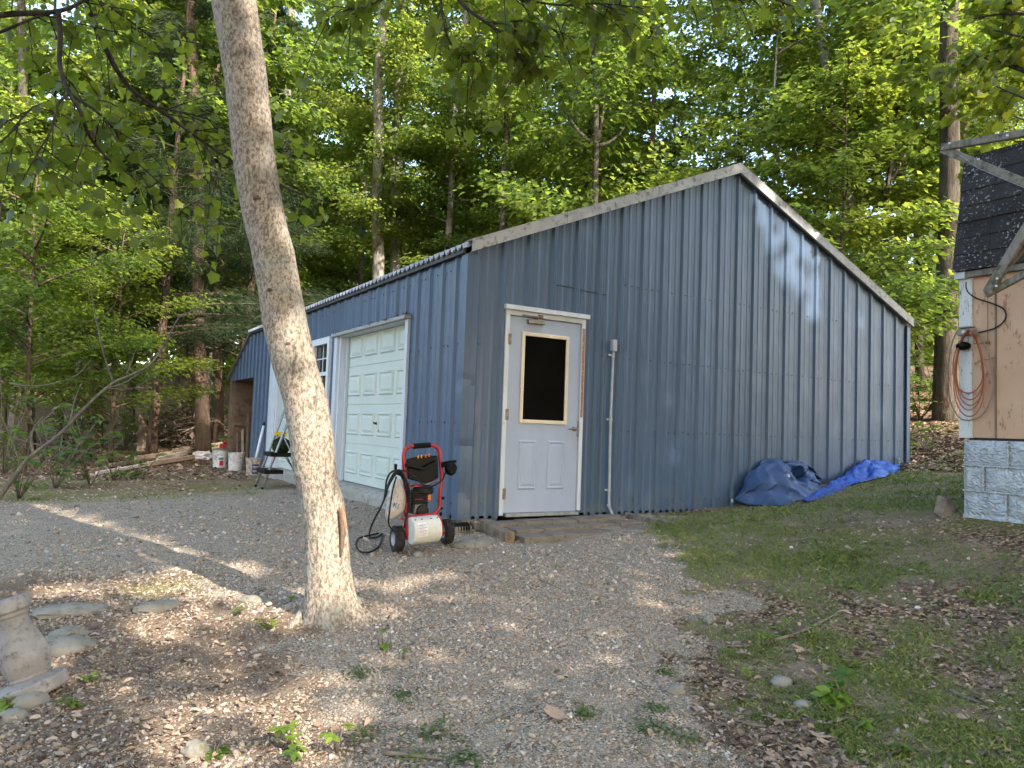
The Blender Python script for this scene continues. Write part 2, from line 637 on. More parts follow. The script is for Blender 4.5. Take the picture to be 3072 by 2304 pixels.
M['alu'] = simple('dull_aluminium', (.34, .35, .36), (.25, .255, .26), 15, .45, .5, .5)
M['tarp_bright'] = None
M['tarp_faded'] = None
M['pink'] = None
M['shingle'] = None
M['block'] = None
M['peel'] = None
M['cord'] = simple('orange_cord', (.36, .11, .055), (.30, .12, .08), 20, .6, .4)
M['cord_grey'] = simple('faded_cord', (.30, .22, .17), (.25, .17, .13), 20, .6, .4)
M['box_grey'] = simple('grey_outlet_box', (.26, .26, .22), (.20, .20, .17), 20, .6, .4, .2)
M['bucket'] = two_dirt('dirty_white_bucket', (.58, .52, .48), (.66, .62, .60), (.30, .21, .15), 7, .55, .4, .48, .7)
M['bucket2'] = two_dirt('muddy_bucket', (.40, .33, .26), (.46, .39, .32), (.20, .14, .09), 7, .65, .3, .45, .65)
M['green_pl'] = simple('green_lid', (.05, .26, .17), (.06, .20, .14), 20, .5, .4)
M['red_pl'] = simple('red_can', (.50, .015, .03), (.40, .012, .03), 20, .45, .4)
M['purple'] = simple('purple_label', (.06, .045, .16), (.035, .03, .08), 20, .6, .3)
M['white_pl'] = simple('white_plastic', (.68, .70, .72), (.60, .62, .63), 20, .5, .4)
M['stone'] = two_dirt('grey_field_stone', (.19, .172, .145), (.25, .23, .195), (.12, .105, .055), 8, .9, .2, .5, .75, (1, 1, 1), .6, 30)
M['twig'] = simple('dead_twig', (.20, .165, .13), (.12, .095, .07), 20, .9, .2)
M['twig_dark'] = simple('dark_branch', (.035, .030, .024), (.065, .055, .045), 14, .9, .2, 0, .4, 40)
M['twig_pale'] = simple('pale_dead_branch', (.15, .13, .10), (.085, .072, .058), 9, .9, .2)
M['bark_main'] = make_main_bark()
M['bark_brown'] = make_bark('brown_pine_bark', (.17, .115, .085), (.09, .062, .048), (.20, .18, .15), .25, 9, .62, .8, 1., .04)
M['bark_pale'] = make_bark('pale_poplar_bark', (.30, .275, .235), (.17, .15, .125), (.42, .41, .38), .3, 7, .5, .7, .8, .03)
M['bark_dark'] = make_bark('dark_oak_bark', (.12, .10, .078), (.06, .05, .04), (.16, .165, .13), .25, 8, .6, .8, 1., .05)
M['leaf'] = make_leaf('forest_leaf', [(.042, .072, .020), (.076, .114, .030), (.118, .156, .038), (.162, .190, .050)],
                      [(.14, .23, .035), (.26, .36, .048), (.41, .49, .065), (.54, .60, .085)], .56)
M['leaf_near'] = make_leaf('maple_leaf', [(.050, .072, .014), (.075, .100, .017), (.10, .125, .02), (.13, .145, .022)],
                           [(.20, .26, .02), (.28, .34, .024), (.38, .43, .03), (.48, .50, .035)], .48)
M['leaf_shrub'] = make_leaf('shrub_leaf', [(.04, .080, .022), (.065, .115, .028), (.10, .155, .034), (.14, .19, .04)],
                            [(.10, .20, .03), (.16, .28, .035), (.25, .38, .045), (.34, .46, .05)], .42)
M['leaf_weed'] = make_leaf('weed_leaf', [(.07, .13, .02), (.11, .19, .025), (.17, .25, .03), (.22, .30, .04)],
                           [(.15, .26, .03), (.22, .34, .03), (.3, .42, .04), (.36, .48, .05)], .4)
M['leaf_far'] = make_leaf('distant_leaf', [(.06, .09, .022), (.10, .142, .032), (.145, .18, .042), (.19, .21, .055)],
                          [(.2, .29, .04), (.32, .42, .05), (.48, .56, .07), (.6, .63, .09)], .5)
M['needle'] = make_leaf('pine_needle', [(.018, .034, .014), (.028, .048, .018), (.045, .066, .024), (.06, .085, .03)],
                        [(.03, .06, .02), (.04, .08, .02), (.07, .11, .03), (.09, .13, .03)], .3)
M['grass'] = make_leaf('grass_blade', [(0.101, 0.132, 0.034), (0.155, 0.190, 0.049), (0.225, 0.240, 0.078), (0.373, 0.327, 0.155)],
                       [(.08, .14, .02), (.12, .19, .03), (.2, .24, .05), (.26, .24, .12)], .35)
M['ground'] = make_ground()
M['pebble'] = make_tinted('gravel_stone', [(0, (0.112, 0.087, 0.068)), (.2, (0.225, 0.177, 0.132)), (.5, (0.390, 0.318, 0.240)), (.7, (0.360, 0.247, 0.188)), (.85, (0.510, 0.435, 0.345)), (.95, (0.405, 0.338, 0.352)), (1, (0.690, 0.630, 0.540))], .85, .3)
M['dry_leaf'] = make_tinted('dry_brown_leaf', [(0, (0.088, 0.062, 0.048)), (.3, (0.175, 0.122, 0.088)), (.6, (0.275, 0.200, 0.144)), (.85, (0.388, 0.275, 0.194)), (1, (0.500, 0.375, 0.288))], .8, .25)


def special_mats():
    # blue tarpaulin
    for key, c1, c2, r in (('tarp_bright', (.005, .050, .30), (.009, .072, .37), .35), ('tarp_faded', (.016, .045, .125), (.026, .062, .155), .5)):
        t = NT('blue_tarpaulin' if key == 'tarp_bright' else 'faded_blue_tarpaulin')
        v = t.coord('Object')
        c = t.mix(t.vramp(t.noise(v, 5, 4), .35, .65), c1, c2)
        c = t.mix(t.math('MULTIPLY', t.vramp(t.noise(v, 16, 5), .62, .8), .4), c, (.16, .15, .15))
        fold = t.noise(v, 14, 4, .6, 1.2)
        t.bsdf(c, r, .5, 0., t.bump(fold, .35, .02))
        M[key] = t.m
    # peach painted panel siding
    t = NT('peach_painted_siding')
    v = t.coord('Object', (1, 1, .35))
    w = t.coord('Object')
    c = t.mix(t.vramp(t.noise(w, 2, 4), .3, .7), (.50, .315, .205), (.56, .37, .255))
    fl = t.noise(v, 17, 5, .75)
    c = t.mix(t.math('MULTIPLY', t.vramp(fl, .57, .63), .8), c, (.28, .145, .08))
    c = t.mix(t.math('MULTIPLY', t.vramp(t.noise(w, 6, 6), .6, .8), .4), c, (.36, .26, .20))
    t.bsdf(c, .85, .25, 0., t.bump(fl, .5, .006))
    M['pink'] = t.m
    # asphalt shingles with lichen specks
    t = NT('black_asphalt_shingle')
    v = t.coord('Object')
    c = t.mix(t.vramp(t.noise(v, 4, 4), .3, .7), (.022, .020, .021), (.042, .038, .038))
    c = t.mix(t.math('MULTIPLY', t.vramp(t.noise(v, 130, 3), .5, .7), .5), c, (.075, .07, .068))
    sp = t.math('MULTIPLY', t.vramp(t.noise(v, 38, 3, .6), .58, .64), t.vramp(t.noise(v, 3.2, 3), .36, .58))
    c = t.mix(sp, c, (.30, .29, .27))
    t.bsdf(c, .95, .2, 0., t.bump(t.noise(v, 160, 3), .6, .004))
    M['shingle'] = t.m
    # pressed metal block skirting
    t = NT('silver_painted_skirting')
    v = t.coord('Object', (1, 1, 1.6))
    w = t.coord('Object')
    c = t.mix(t.vramp(t.noise(w, 5, 4), .3, .7), (.40, .42, .445), (.46, .475, .50))
    c = t.mix(t.math('MULTIPLY', t.vramp(t.noise(w, 20, 5), .62, .8), .5), c, (.28, .30, .33))
    t.bsdf(c, .42, .5, .35, t.bump(t.noise(v, 13, 3, .5, 1.6), .9, .03))
    M['block'] = t.m
    # peeling white paint over grey wood
    t = NT('peeling_white_paint')
    v = t.coord('Object', (1, 1, .22))
    cr = t.noise(v, 42, 4, .75, .8)
    c = t.mix(t.vramp(cr, .585, .63), (.58, .58, .57), (.15, .13, .11))
    c = t.mix(t.math('MULTIPLY', t.vramp(t.noise(t.coord('Object'), 9, 4), .55, .8), .3), c, (.42, .39, .36))
    t.bsdf(c, .8, .3, 0., t.bump(cr, -.5, .006))
    M['peel'] = t.m


special_mats()


# ------------------------------------------------------------------ foliage
def norm(a):
    return a / np.maximum(np.linalg.norm(a, axis=1, keepdims=True), 1e-9)


LEAF_DIAMOND = (np.array([(0, 0, 0), (.42, .45, .10), (0, 1, -.08), (-.42, .45, .10)]), np.array([(0, 1, 2), (0, 2, 3)]))
LEAF_LONG = (np.array([(0, 0, 0), (.2, .45, .05), (0, 1, -.12), (-.2, .45, .05)]), np.array([(0, 1, 2), (0, 2, 3)]))
LEAF_NEEDLE = (np.array([(0, 0, 0), (.035, .5, 0), (0, 1, -.1), (-.035, .5, 0)]), np.array([(0, 1, 2), (0, 2, 3)]))
_mp = [(0, 0), (.2, -.02), (.42, .02), (.42, .24), (.56, .46), (.36, .56), (.22, .74), (0, 1.0), (-.22, .74), (-.36, .56), (-.56, .46), (-.42, .24), (-.42, .02), (-.2, -.02)]
LEAF_MAPLE = (np.array([(x, y, .22 * abs(x) - .18 * y * y) for x, y in _mp] + [(0, .35, -.02)]), np.array([(14, i, (i + 1) % 14) for i in range(14)]))
_ov = [(0, 0), (.15, .12), (.24, .35), (.22, .6), (.1, .85), (0, 1), (-.1, .85), (-.22, .6), (-.24, .35), (-.15, .12)]
LEAF_OVAL = (np.array([(x, y, .25 * abs(x) - .22 * y * y) for x, y in _ov] + [(0, .45, -.05)]), np.array([(10, i, (i + 1) % 10) for i in range(10)]))
_ok = [(0, 0), (.06, .12), (.22, .16), (.12, .28), (.36, .36), (.34, .44), (.13, .46), (.34, .62), (.28, .7), (.10, .68), (.14, .86), (0, 1.0), (-.14, .86), (-.10, .68), (-.28, .7), (-.34, .62), (-.13, .46), (-.34, .44), (-.36, .36), (-.12, .28), (-.22, .16), (-.06, .12)]
LEAF_OAK = (np.array([(x, y, .9 * x * x - .25 * (y - .4) ** 2) for x, y in _ok] + [(0, .5, 0)]), np.array([(22, i, (i + 1) % 22) for i in range(22)]))


def leaves_geo(P, D, Nn, size, shape):
    """P base points, D pointing directions, Nn face normals, size (n,)"""
    D = norm(D)
    X = norm(np.cross(D, Nn))
    Z = np.cross(X, D)
    T, Fs = shape
    V = P[:, None, :] + size[:, None, None] * (T[None, :, 0:1] * X[:, None, :] + T[None, :, 1:2] * D[:, None, :] + T[None, :, 2:3] * Z[:, None, :])
    F = Fs[None] + (np.arange(len(P)) * len(T))[:, None, None]
    return V.reshape(-1, 3), F.reshape(-1, Fs.shape[1]), len(T)


def leaves(name, P, D, Nn, size, shape, mat, tint, parent=None):
    V, F, k = leaves_geo(P, D, Nn, size, shape)
    return fast_mesh(name, V, F, mat, np.repeat(tint, k), parent)


def crown_points(r, h0, h1, R, nb, per, prof, droop=.25, flat=.35, rise=.35):
    """branches leave a trunk on the z axis; sprays of leaves along each. returns leaf data and branch polylines"""
    P, D, Nn, T, BR = [], [], [], [], []
    for b in range(nb):
        f = (b + r.random()) / nb
        z = h0 + (h1 - h0) * f
        L = R * prof(f) * r.uniform(.6, 1.1)
        az = r.uniform(0, 2 * PI)
        ds = np.array([math.cos(az), math.sin(az), 0])
        sd = np.array([-ds[1], ds[0], 0])
        ts = np.linspace(0, 1, 6)
        bend = r.uniform(-.25, .25)
        line = np.array([ds * L * t + sd * bend * L * t * t + np.array([0, 0, z + L * (rise * t - droop * t * t)]) for t in ts])
        BR.append(line)
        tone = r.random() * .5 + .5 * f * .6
        n = int(per * (.4 + L / R))
        t = .18 + .86 * r.random(n) ** .75
        base = np.array([np.interp(t, ts, line[:, k]) for k in range(3)]).T
        w = L * .30 * (1.15 - t * .55)
        off = r.normal(size=n) * w * .6
        p = base + sd * off[:, None] + ds * (r.normal(size=n) * .12 * L)[:, None]
        p[:, 2] += r.normal(size=n) * .09 - .22 * np.abs(off) * r.random(n)
        d = ds[None] * (.5 + r.random((n, 1))) + sd[None] * np.sign(off)[:, None] * r.random((n, 1)) + r.normal(size=(n, 3)) * .35
        d[:, 2] -= .35
        nn = np.array([0, 0, 1.0]) + r.normal(size=(n, 3)) * flat
        P.append(p)
        D.append(d)
        Nn.append(nn)
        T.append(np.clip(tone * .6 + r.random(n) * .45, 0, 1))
    return np.concatenate(P), np.concatenate(D), np.concatenate(Nn), np.concatenate(T), BR


def trunk_mb(h, r0, seed, BR=(), lean=.0, n=9, wob=.03):
    rr = random.Random(seed)
    mb = MB()
    k = 11
    pts, rad = [], []
    a = rr.uniform(0, 6.28)
    for i in range(k):
        f = i / (k - 1)
        pts.append((rr.uniform(-1, 1) * wob * h * .25 * f + lean * h * f * math.cos(a), rr.uniform(-1, 1) * wob * h * .25 * f + lean * h * f * math.sin(a), h * f - .35 * (i == 0)))
        rad.append(r0 * (1.28 if i == 0 else 1.0) * (1 - .86 * f ** 1.1))
    mb.tube(pts, rad, n)
    px = np.array(pts)
    for line in BR:
        L = np.linalg.norm(line[-1] - line[0])
        o = np.array([np.interp(line[0][2], px[:, 2], px[:, q]) for q in (0, 1)] + [0])
        rb = min(.012 + .011 * L, r0 * .5)
        mb.tube([tuple(p + o * (1 - i / len(line))) for i, p in enumerate(line)], [rb * (1 - .16 * i) for i in range(len(line))], 4, False)
    return mb


def make_tree_kind(name, seed, h, r0, h0, R, nb, per, size, prof, bark, leafmat, shape, droop=.25, flat=.4, rise=.35):
    r = np.random.default_rng(seed)
    P, D, Nn, T, BR = crown_points(r, h0, h * .98, R, nb, per, prof, droop, flat, rise)
    root = thing(name, 'tmp', 'tree')
    t = trunk_mb(h, r0, seed, BR).build('trunk', bark, root, smooth=True)
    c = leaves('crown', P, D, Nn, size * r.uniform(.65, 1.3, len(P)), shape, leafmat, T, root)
    return root

# ------------------------------------------------------------------ light, sky, camera
SUN_EL, SUN_AZ = math.radians(37), math.atan2(.16, -.98)      # horizontal direction towards the sun (x, y) = (.16, -.98)
SDIR = np.array([math.cos(SUN_EL) * math.sin(SUN_AZ), math.cos(SUN_EL) * math.cos(SUN_AZ), math.sin(SUN_EL)])


def setup():
    w = bpy.data.worlds.new('World')
    SC.world = w
    w.use_nodes = True
    nt = w.node_tree
    sky = nt.nodes.new('ShaderNodeTexSky')
    sky.sky_type = 'NISHITA'
    sky.sun_disc = False
    sky.sun_elevation = SUN_EL
    sky.sun_rotation = math.atan2(SDIR[0], SDIR[1])
    sky.air_density = 1.2
    sky.dust_density = 2.5
    sky.ozone_density = 1.0
    nt.links.new(sky.outputs[0], nt.nodes['Background'].inputs[0])
    nt.nodes['Background'].inputs[1].default_value = .15
    ld = bpy.data.lights.new('sun', 'SUN')
    ld.energy = 2.4
    ld.angle = math.radians(.53)
    ld.color = (1.0, .91, .78)
    lo = bpy.data.objects.new('sun', ld)
    COL.objects.link(lo)
    lo.rotation_euler = Vector(tuple(SDIR)).to_track_quat('Z', 'Y').to_euler()
    cd = bpy.data.cameras.new('camera')
    co = bpy.data.objects.new('camera', cd)
    COL.objects.link(co)
    cd.sensor_width = 36
    cd.sensor_fit = 'HORIZONTAL'
    cd.lens = FPX / 3072 * 36
    cd.clip_start = .05
    cd.clip_end = 2000
    mw = Matrix((tuple(CR), tuple(CU), tuple(-CF))).transposed().to_4x4()
    mw.translation = Vector(tuple(CAM))
    co.matrix_world = mw
    SC.camera = co
    SC.view_settings.view_transform = 'Standard'
    SC.view_settings.look = 'None'
    SC.view_settings.exposure = 2.5
    SC.view_settings.gamma = 1.0
    SC.cycles.max_bounces = 8
    SC.cycles.diffuse_bounces = 4
    SC.cycles.transmission_bounces = 4
    SC.cycles.use_denoising = True


setup()


# ------------------------------------------------------------------ ground
def in_poly(x, y, poly):
    x = np.asarray(x)
    y = np.asarray(y)
    r = np.zeros(x.shape, bool)
    n = len(poly)
    for i in range(n):
        x0, y0 = poly[i]
        x1, y1 = poly[(i + 1) % n]
        c = ((y0 > y) != (y1 > y)) & (x < (x1 - x0) * (y - y0) / (y1 - y0 + 1e-12) + x0)
        r ^= c
    return r


GRAVEL = [(.4, -.35), (2.2, -.35), (1.6, -1.0), (.9, -2.3), (.35, -3.0), (-.4, -3.35), (-.65, -3.9), (-1.2, -4.5), (-1.8, -6), (-4, -8), (-3.4, -4.9), (-2.55, -3.7), (-2.25, -2.6), (-2.0, -1.9), (-2.45, -.5), (-3.7, .0), (-7, -.6), (-11, -1), (-11, 4), (-4.2, 4.6), (-2.4, 4.4), (-.5, 5.2), (0.02, 4.), (0.02, -.2)]
GRASS = [(2.2, -.25), (1.6, -1.0), (.95, -2.3), (.4, -3.0), (-.35, -3.5), (-.6, -4.2), (-1.0, -6.5), (4, -9), (9, -6), (9, .6), (7.6, -.1)]


def zone(x, y):
    """weights of gravel, grass, litter, moss at a ground point"""
    x = np.asarray(x, float)
    y = np.asarray(y, float)
    jx = x + (fbm(x * 1.7, y * 1.7, 3) - .5) * 1.1 + (vnoise(x * 9, y * 9, 5) - .5) * .3
    jy = y + (fbm(x * 1.7, y * 1.7, 13) - .5) * 1.1 + (vnoise(x * 9, y * 9, 15) - .5) * .3
    gv = in_poly(jx, jy, GRAVEL).astype(float)
    gs = in_poly(jx, jy, GRASS).astype(float)
    n1 = fbm(x * 1.3 + 4, y * 1.3, 21)
    n2 = fbm(x * 4, y * 4, 31)
    # grass is thick near the building and thins towards the foreground
    thick = np.clip((y + 4.9) / 3.6, .15, 1)
    gs = gs * np.clip((n1 * .75 + n2 * .75 - .70 + .40 * thick) * 3.2, 0, 1)
    # bare strip under the shed
    bare = np.clip(1.6 * np.exp(-(((x - 3.25) / .55) ** 2 + ((y + 3.2) / 1.1) ** 2)), 0, 1)
    gs = gs * (1 - bare)
    litter = np.clip((fbm(x * .9, y * .9, 41) - .38) * 4, 0, 1) * (1 - gv) * (1 - gs * .7)
    litter = litter * np.where((x < -1.6) & (y < 1.5), .22, 1.0)
    woods = ((y > 7.6 + .5 * np.sin(x)) & (x < -.4)) | (x > 7.8) & (y > .2 - (x - 7.8) * .25) | (y > 12)
    litter = np.where(woods, np.clip(.75 + n2 * .4, 0, 1), litter)
    gs = np.where(woods, 0, gs)
    edge = ((x < -.3) & (y > 4.0) & (y < 8.2)).astype(float)
    moss = edge * np.clip((fbm(x * .8, y * 1.6, 51) - .45) * 5, 0, 1) * .42
    moss = np.maximum(moss, np.clip((fbm(x * 1.1, y * 1.1, 61) - .60) * 6, 0, 1) * .6 * (1 - gv * .9))
    return gv, gs, litter, moss


def relief(x, y):
    d = np.hypot(x + 2, y + 2)
    a = (fbm(x * 2.2, y * 2.2, 71) - .5) * .05 + (fbm(x * 9, y * 9, 81, 3) - .5) * .022
    return a * np.clip(1.3 - d / 40, .2, 1)


def gzr(x, y):
    x = np.asarray(x, float)
    y = np.asarray(y, float)
    mound = .055 * np.exp(-((x + 1.90) ** 2 + (y + 2.0) ** 2) / .22 ** 2)      # soil heaped round the leaning tree
    return gz(x, y) + relief(x, y) + mound


def axis_pts(lo, hi, step, far, grow=1.16):
    a = list(np.arange(lo, hi + 1e-6, step))
    s = step
    while a[-1] < far:
        s = min(s * grow, 40)
        a.append(a[-1] + s)
    s = step
    while a[0] > -far:
        s = min(s * grow, 40)
        a.insert(0, a[0] - s)
    return np.array(a)


def build_ground():
    xs = axis_pts(-5.2, 6.5, .07, 420)
    ys = axis_pts(-6.2, 5.5, .07, 420)
    X, Y = np.meshgrid(xs, ys, indexing='ij')
    Z = gzr(X, Y)
    # root flare soil around the leaning tree
    V = np.stack([X, Y, Z], -1).reshape(-1, 3)
    a, b = len(xs), len(ys)
    i = np.arange(a * b).reshape(a, b)
    F = np.stack([i[:-1, :-1], i[1:, :-1], i[1:, 1:], i[:-1, 1:]], -1).reshape(-1, 4)
    o = fast_mesh('ground', V, F, M['ground'], None, None, True)
    gv, gs, lt, ms = zone(V[:, 0], V[:, 1])
    for k, val in (('gravel', gv), ('grass', gs), ('litter', lt), ('moss', ms)):
        at_ = o.data.attributes.new(k, 'FLOAT', 'POINT')
        at_.data.foreach_set('value', val.astype(np.float32))
    tag(o, 'sloping yard of gravel, bare soil, leaf litter and thin grass', 'ground', None, 'structure')
    return o


build_ground()


_gx = np.arange(-45, 75.01, .25)
_GZ = gz(*np.meshgrid(_gx, _gx, indexing='ij'))


def gz_fast(x, y):
    a = np.clip((np.asarray(x) + 45) / .25, 0, len(_gx) - 1.001)
    b = np.clip((np.asarray(y) + 45) / .25, 0, len(_gx) - 1.001)
    i, j = a.astype(int), b.astype(int)
    f, g = a - i, b - j
    return (_GZ[i, j] * (1 - f) + _GZ[i + 1, j] * f) * (1 - g) + (_GZ[i, j + 1] * (1 - f) + _GZ[i + 1, j + 1] * f) * g


def view_points(n, u0, u1, v0, v1, seed):
    """random ground points roughly even over the seen ground"""
    r = np.random.default_rng(seed)
    u = r.uniform(u0, u1, n)
    v = r.uniform(v0, v1, n)
    d = CF[None] + ((u - 1536) / FPX)[:, None] * CR[None] - ((v - 1152) / FPX)[:, None] * CU[None]
    lo = np.full(n, 1.5)
    hi = np.full(n, 75.0)
    found = np.zeros(n, bool)
    prev = np.full(n, 1.5)
    for s in np.geomspace(1.6, 75, 70):
        P = CAM + s * d
        below = (P[:, 2] < gz_fast(P[:, 0], P[:, 1])) & ~found
        lo = np.where(below, prev, lo)
        hi = np.where(below, s, hi)
        found |= below
        prev[:] = s
    for _ in range(12):
        m = (lo + hi) / 2
        P = CAM + m[:, None] * d
        b = P[:, 2] < gz_fast(P[:, 0], P[:, 1])
        hi = np.where(b, m, hi)
        lo = np.where(b, lo, m)
    P = CAM + hi[:, None] * d
    return P[found]


# stones
_oct = np.array([(1, 0, 0), (-1, 0, 0), (0, 1, 0), (0, -1, 0), (0, 0, 1), (0, 0, -1), (.62, .62, .45), (-.62, .62, -.4), (.6, -.62, -.4), (-.62, -.6, .45)], float)


def stones_geo(P, R, seed):
    import itertools
    r = np.random.default_rng(seed)
    # a convex 12-point pebble, faces from an icosahedron
    ph = (1 + 5 ** .5) / 2
    T = np.array([(-1, ph, 0), (1, ph, 0), (-1, -ph, 0), (1, -ph, 0), (0, -1, ph), (0, 1, ph), (0, -1, -ph), (0, 1, -ph), (ph, 0, -1), (ph, 0, 1), (-ph, 0, -1), (-ph, 0, 1)]) / 1.902
    Fs = np.array([(0, 11, 5), (0, 5, 1), (0, 1, 7), (0, 7, 10), (0, 10, 11), (1, 5, 9), (5, 11, 4), (11, 10, 2), (10, 7, 6), (7, 1, 8), (3, 9, 4), (3, 4, 2), (3, 2, 6), (3, 6, 8), (3, 8, 9), (4, 9, 5), (2, 4, 11), (6, 2, 10), (8, 6, 7), (9, 8, 1)])
    n = len(P)
    S = R[:, None] * r.uniform(.55, 1.35, (n, 3))
    S[:, 2] *= .62
    a = r.uniform(0, 2 * PI, n)
    tl = r.normal(0, .35, (n, 2))
    V = T[None] * (1 + r.uniform(-.22, .22, (n, 12, 1))) * S[:, None, :]
    ca, sa = np.cos(a)[:, None], np.sin(a)[:, None]
    x = V[..., 0] * ca - V[..., 1] * sa
    y = V[..., 0] * sa + V[..., 1] * ca
    z = V[..., 2] + x * tl[:, :1] + y * tl[:, 1:]
    V = np.stack([x, y, z], -1) + P[:, None, :]
    F = Fs[None] + (np.arange(n) * 12)[:, None, None]
    return V.reshape(-1, 3), F.reshape(-1, 3)


def build_scatter():
    r = np.random.default_rng(5)
    A = view_points(95000, -60, 3130, 1430, 2400, 1)
    A = np.concatenate([A, view_points(45000, -60, 2300, 1700, 2400, 2)])
    gv, gs, lt, ms = zone(A[:, 0], A[:, 1])
    dist = np.linalg.norm(A - CAM, axis=1)
    keep = r.random(len(A)) < np.where(gv > .5, 1.0, np.where(A[:, 0] < -1.6, .85, .30) * (1 - gs * .75))
    keep &= ~((A[:, 0] > -.02) & (A[:, 1] > -.06))
    keep &= ~((A[:, 0] > .35) & (A[:, 0] < 2.1) & (A[:, 1] > -.95))
    A, gv, dist = A[keep], gv[keep], dist[keep]
    dens = fbm(A[:, 0] * .8 + 3, A[:, 1] * .8, 55)
    k2 = r.random(len(A)) < np.clip((dens - .18) * 2.6, .22, 1)
    A, gv, dist = A[k2], gv[k2], dist[k2]
    R = np.clip(r.lognormal(math.log(.0054), .48, len(A)), .0026, .020) * np.clip(dist / 5, .85, 1.5)
    A[:, 2] = gzr(A[:, 0], A[:, 1]) + R * .12
    V, F = stones_geo(A, R, 7)
    tint = np.clip(r.beta(2.2, 2.2, len(A)) + (vnoise(A[:, 0] * 1.3, A[:, 1] * 1.3, 91) - .5) * .25, 0, 1)
    o = fast_mesh('gravel', V, F, M['pebble'], np.repeat(tint, 12))
    tag(o, 'small loose beige and grey stones of the driveway', 'gravel', None, 'stuff')
    # dry leaves
    B = np.concatenate([view_points(9000, -60, 3130, 1430, 2400, 3), view_points(5200, 1900, 3130, 1750, 2400, 4), view_points(3500, -60, 900, 1680, 2400, 6)])
    gv, gs, lt, ms = zone(B[:, 0], B[:, 1])
    dist = np.linalg.norm(B - CAM, axis=1)
    keep = r.random(len(B)) < np.where(gv > .5, .10, .25 + .75 * lt) * (1 - gs * .65)
    keep &= ~((B[:, 0] > -.02) & (B[:, 1] > -.06))
    B = B[keep]
    dist = dist[keep]
    # woodland floor on the bank and along the edge of the woods
    W1 = view_points(5200, 2700, 2900, 1150, 1420, 8)
    W2 = view_points(6500, -40, 760, 1290, 1440, 9)
    B = np.concatenate([B, W1, W2])
    n = len(B)
    B[:, 2] = gzr(B[:, 0], B[:, 1]) + r.uniform(.004, .02, n)
    far = np.linalg.norm(B - CAM, axis=1)
    a = r.uniform(0, 2 * PI, n)
    D = np.stack([np.cos(a), np.sin(a), r.normal(0, .22, n)], -1)
    Nn = np.array([0, 0, 1.0]) + r.normal(size=(n, 3)) * .38
    sz = r.uniform(.015, .052, n) * np.where(far > 9, 2.0, 1.0)
    half = n // 2
    V1, F1, k1 = leaves_geo(B[:half], D[:half], Nn[:half], sz[:half], LEAF_OVAL)
    V2, F2, k2 = leaves_geo(B[half:], D[half:], Nn[half:], sz[half:], LEAF_DIAMOND)
    tint = np.clip(r.random(n) * .95, 0, 1)
    V = np.concatenate([V1, V2])
    F = np.concatenate([F1, F2 + len(V1)])
    o = fast_mesh('leaf_litter', V, F, M['dry_leaf'], np.concatenate([np.repeat(tint[:half], k1), np.repeat(tint[half:], k2)]))
    tag(o, 'brown dry leaves scattered over the soil', 'leaf litter', None, 'stuff')
    # grass blades
    G = np.concatenate([view_points(120000, 1900, 3130, 1350, 2400, 10), view_points(9000, -60, 800, 1420, 1560, 12)])
    gv, gs, lt, ms = zone(G[:, 0], G[:, 1])
    keep = r.random(len(G)) < np.maximum(gs * .95, ms * .35 * (G[:, 1] > 3.5)) + .012
    keep &= ~((G[:, 0] > -.02) & (G[:, 1] > -.06))
    G = G[keep]
    n = len(G)
    G[:, 2] = gzr(G[:, 0], G[:, 1]) - .005
    far = np.linalg.norm(G - CAM, axis=1)
    tall = .35 + 1.1 * np.clip(fbm(G[:, 0] * 2.5, G[:, 1] * 2.5, 101) - .25, 0, 1)
    D = np.array([0, 0, .75]) + r.normal(size=(n, 3)) * .42
    Nn = r.normal(size=(n, 3))
    Nn[:, 2] = .2
    L = r.uniform(.022, .07, n) * tall * 1.2 * np.clip(far / 6, .75, 1.3)
    D = norm(D)
    X = norm(np.cross(D, Nn))
    wd = (.0023 * np.clip(far / 4.5, 1, 2.4))[:, None]
    V = np.stack([G - X * wd, G + X * wd, G + D * (L * .6)[:, None] + X * wd * .7, G + D * L[:, None] + np.stack([D[:, 0] * L * .5, D[:, 1] * L * .5, -L * .12], -1)], 1).reshape(-1, 3)
    i = np.arange(n)[:, None] * 4
    F = np.concatenate([i + np.array([[0, 1, 2]]), i + np.array([[0, 2, 3]])])
    tint = np.clip(r.beta(2, 3, n) * .8 + (fbm(G[:, 0], G[:, 1], 111) - .45) * .6, 0, 1)
    o = fast_mesh('grass', V, F, M['grass'], np.repeat(tint, 4))
    tag(o, 'thin patchy green grass on the slope', 'grass', None, 'stuff')


build_scatter()

# ------------------------------------------------------------------ the blue metal building
PITCH_RIB = .3115
XR, XK = 7.56, 3.79
ZE, ZK = 2.93, 4.53


def gable_top(x):
    return ZE + (ZK - ZE) * (x / XK) if x <= XK else ZK + (2.955 - ZK) * ((x - XK) / (XR - XK))


def rib_profile(s0, s1, off):
    """(s, height) breakpoints of a ribbed steel panel"""
    pts = []
    k = math.floor((s0 - off) / PITCH_RIB) - 1
    while off + k * PITCH_RIB < s1 + PITCH_RIB:
        c = off + k * PITCH_RIB
        for d, h in ((-.040, 0), (-.017, .025), (.017, .025), (.040, 0)):
            pts.append((c + d, h))
        for q in (1, 2):
            m = c + q * PITCH_RIB / 3
            for d, h in ((-.024, 0), (-.010, .0035), (.010, .0035), (.024, 0)):
                pts.append((m + d, h))
        k += 1
    xs = np.array([p[0] for p in pts])
    hs = np.array([p[1] for p in pts])
    return xs, hs


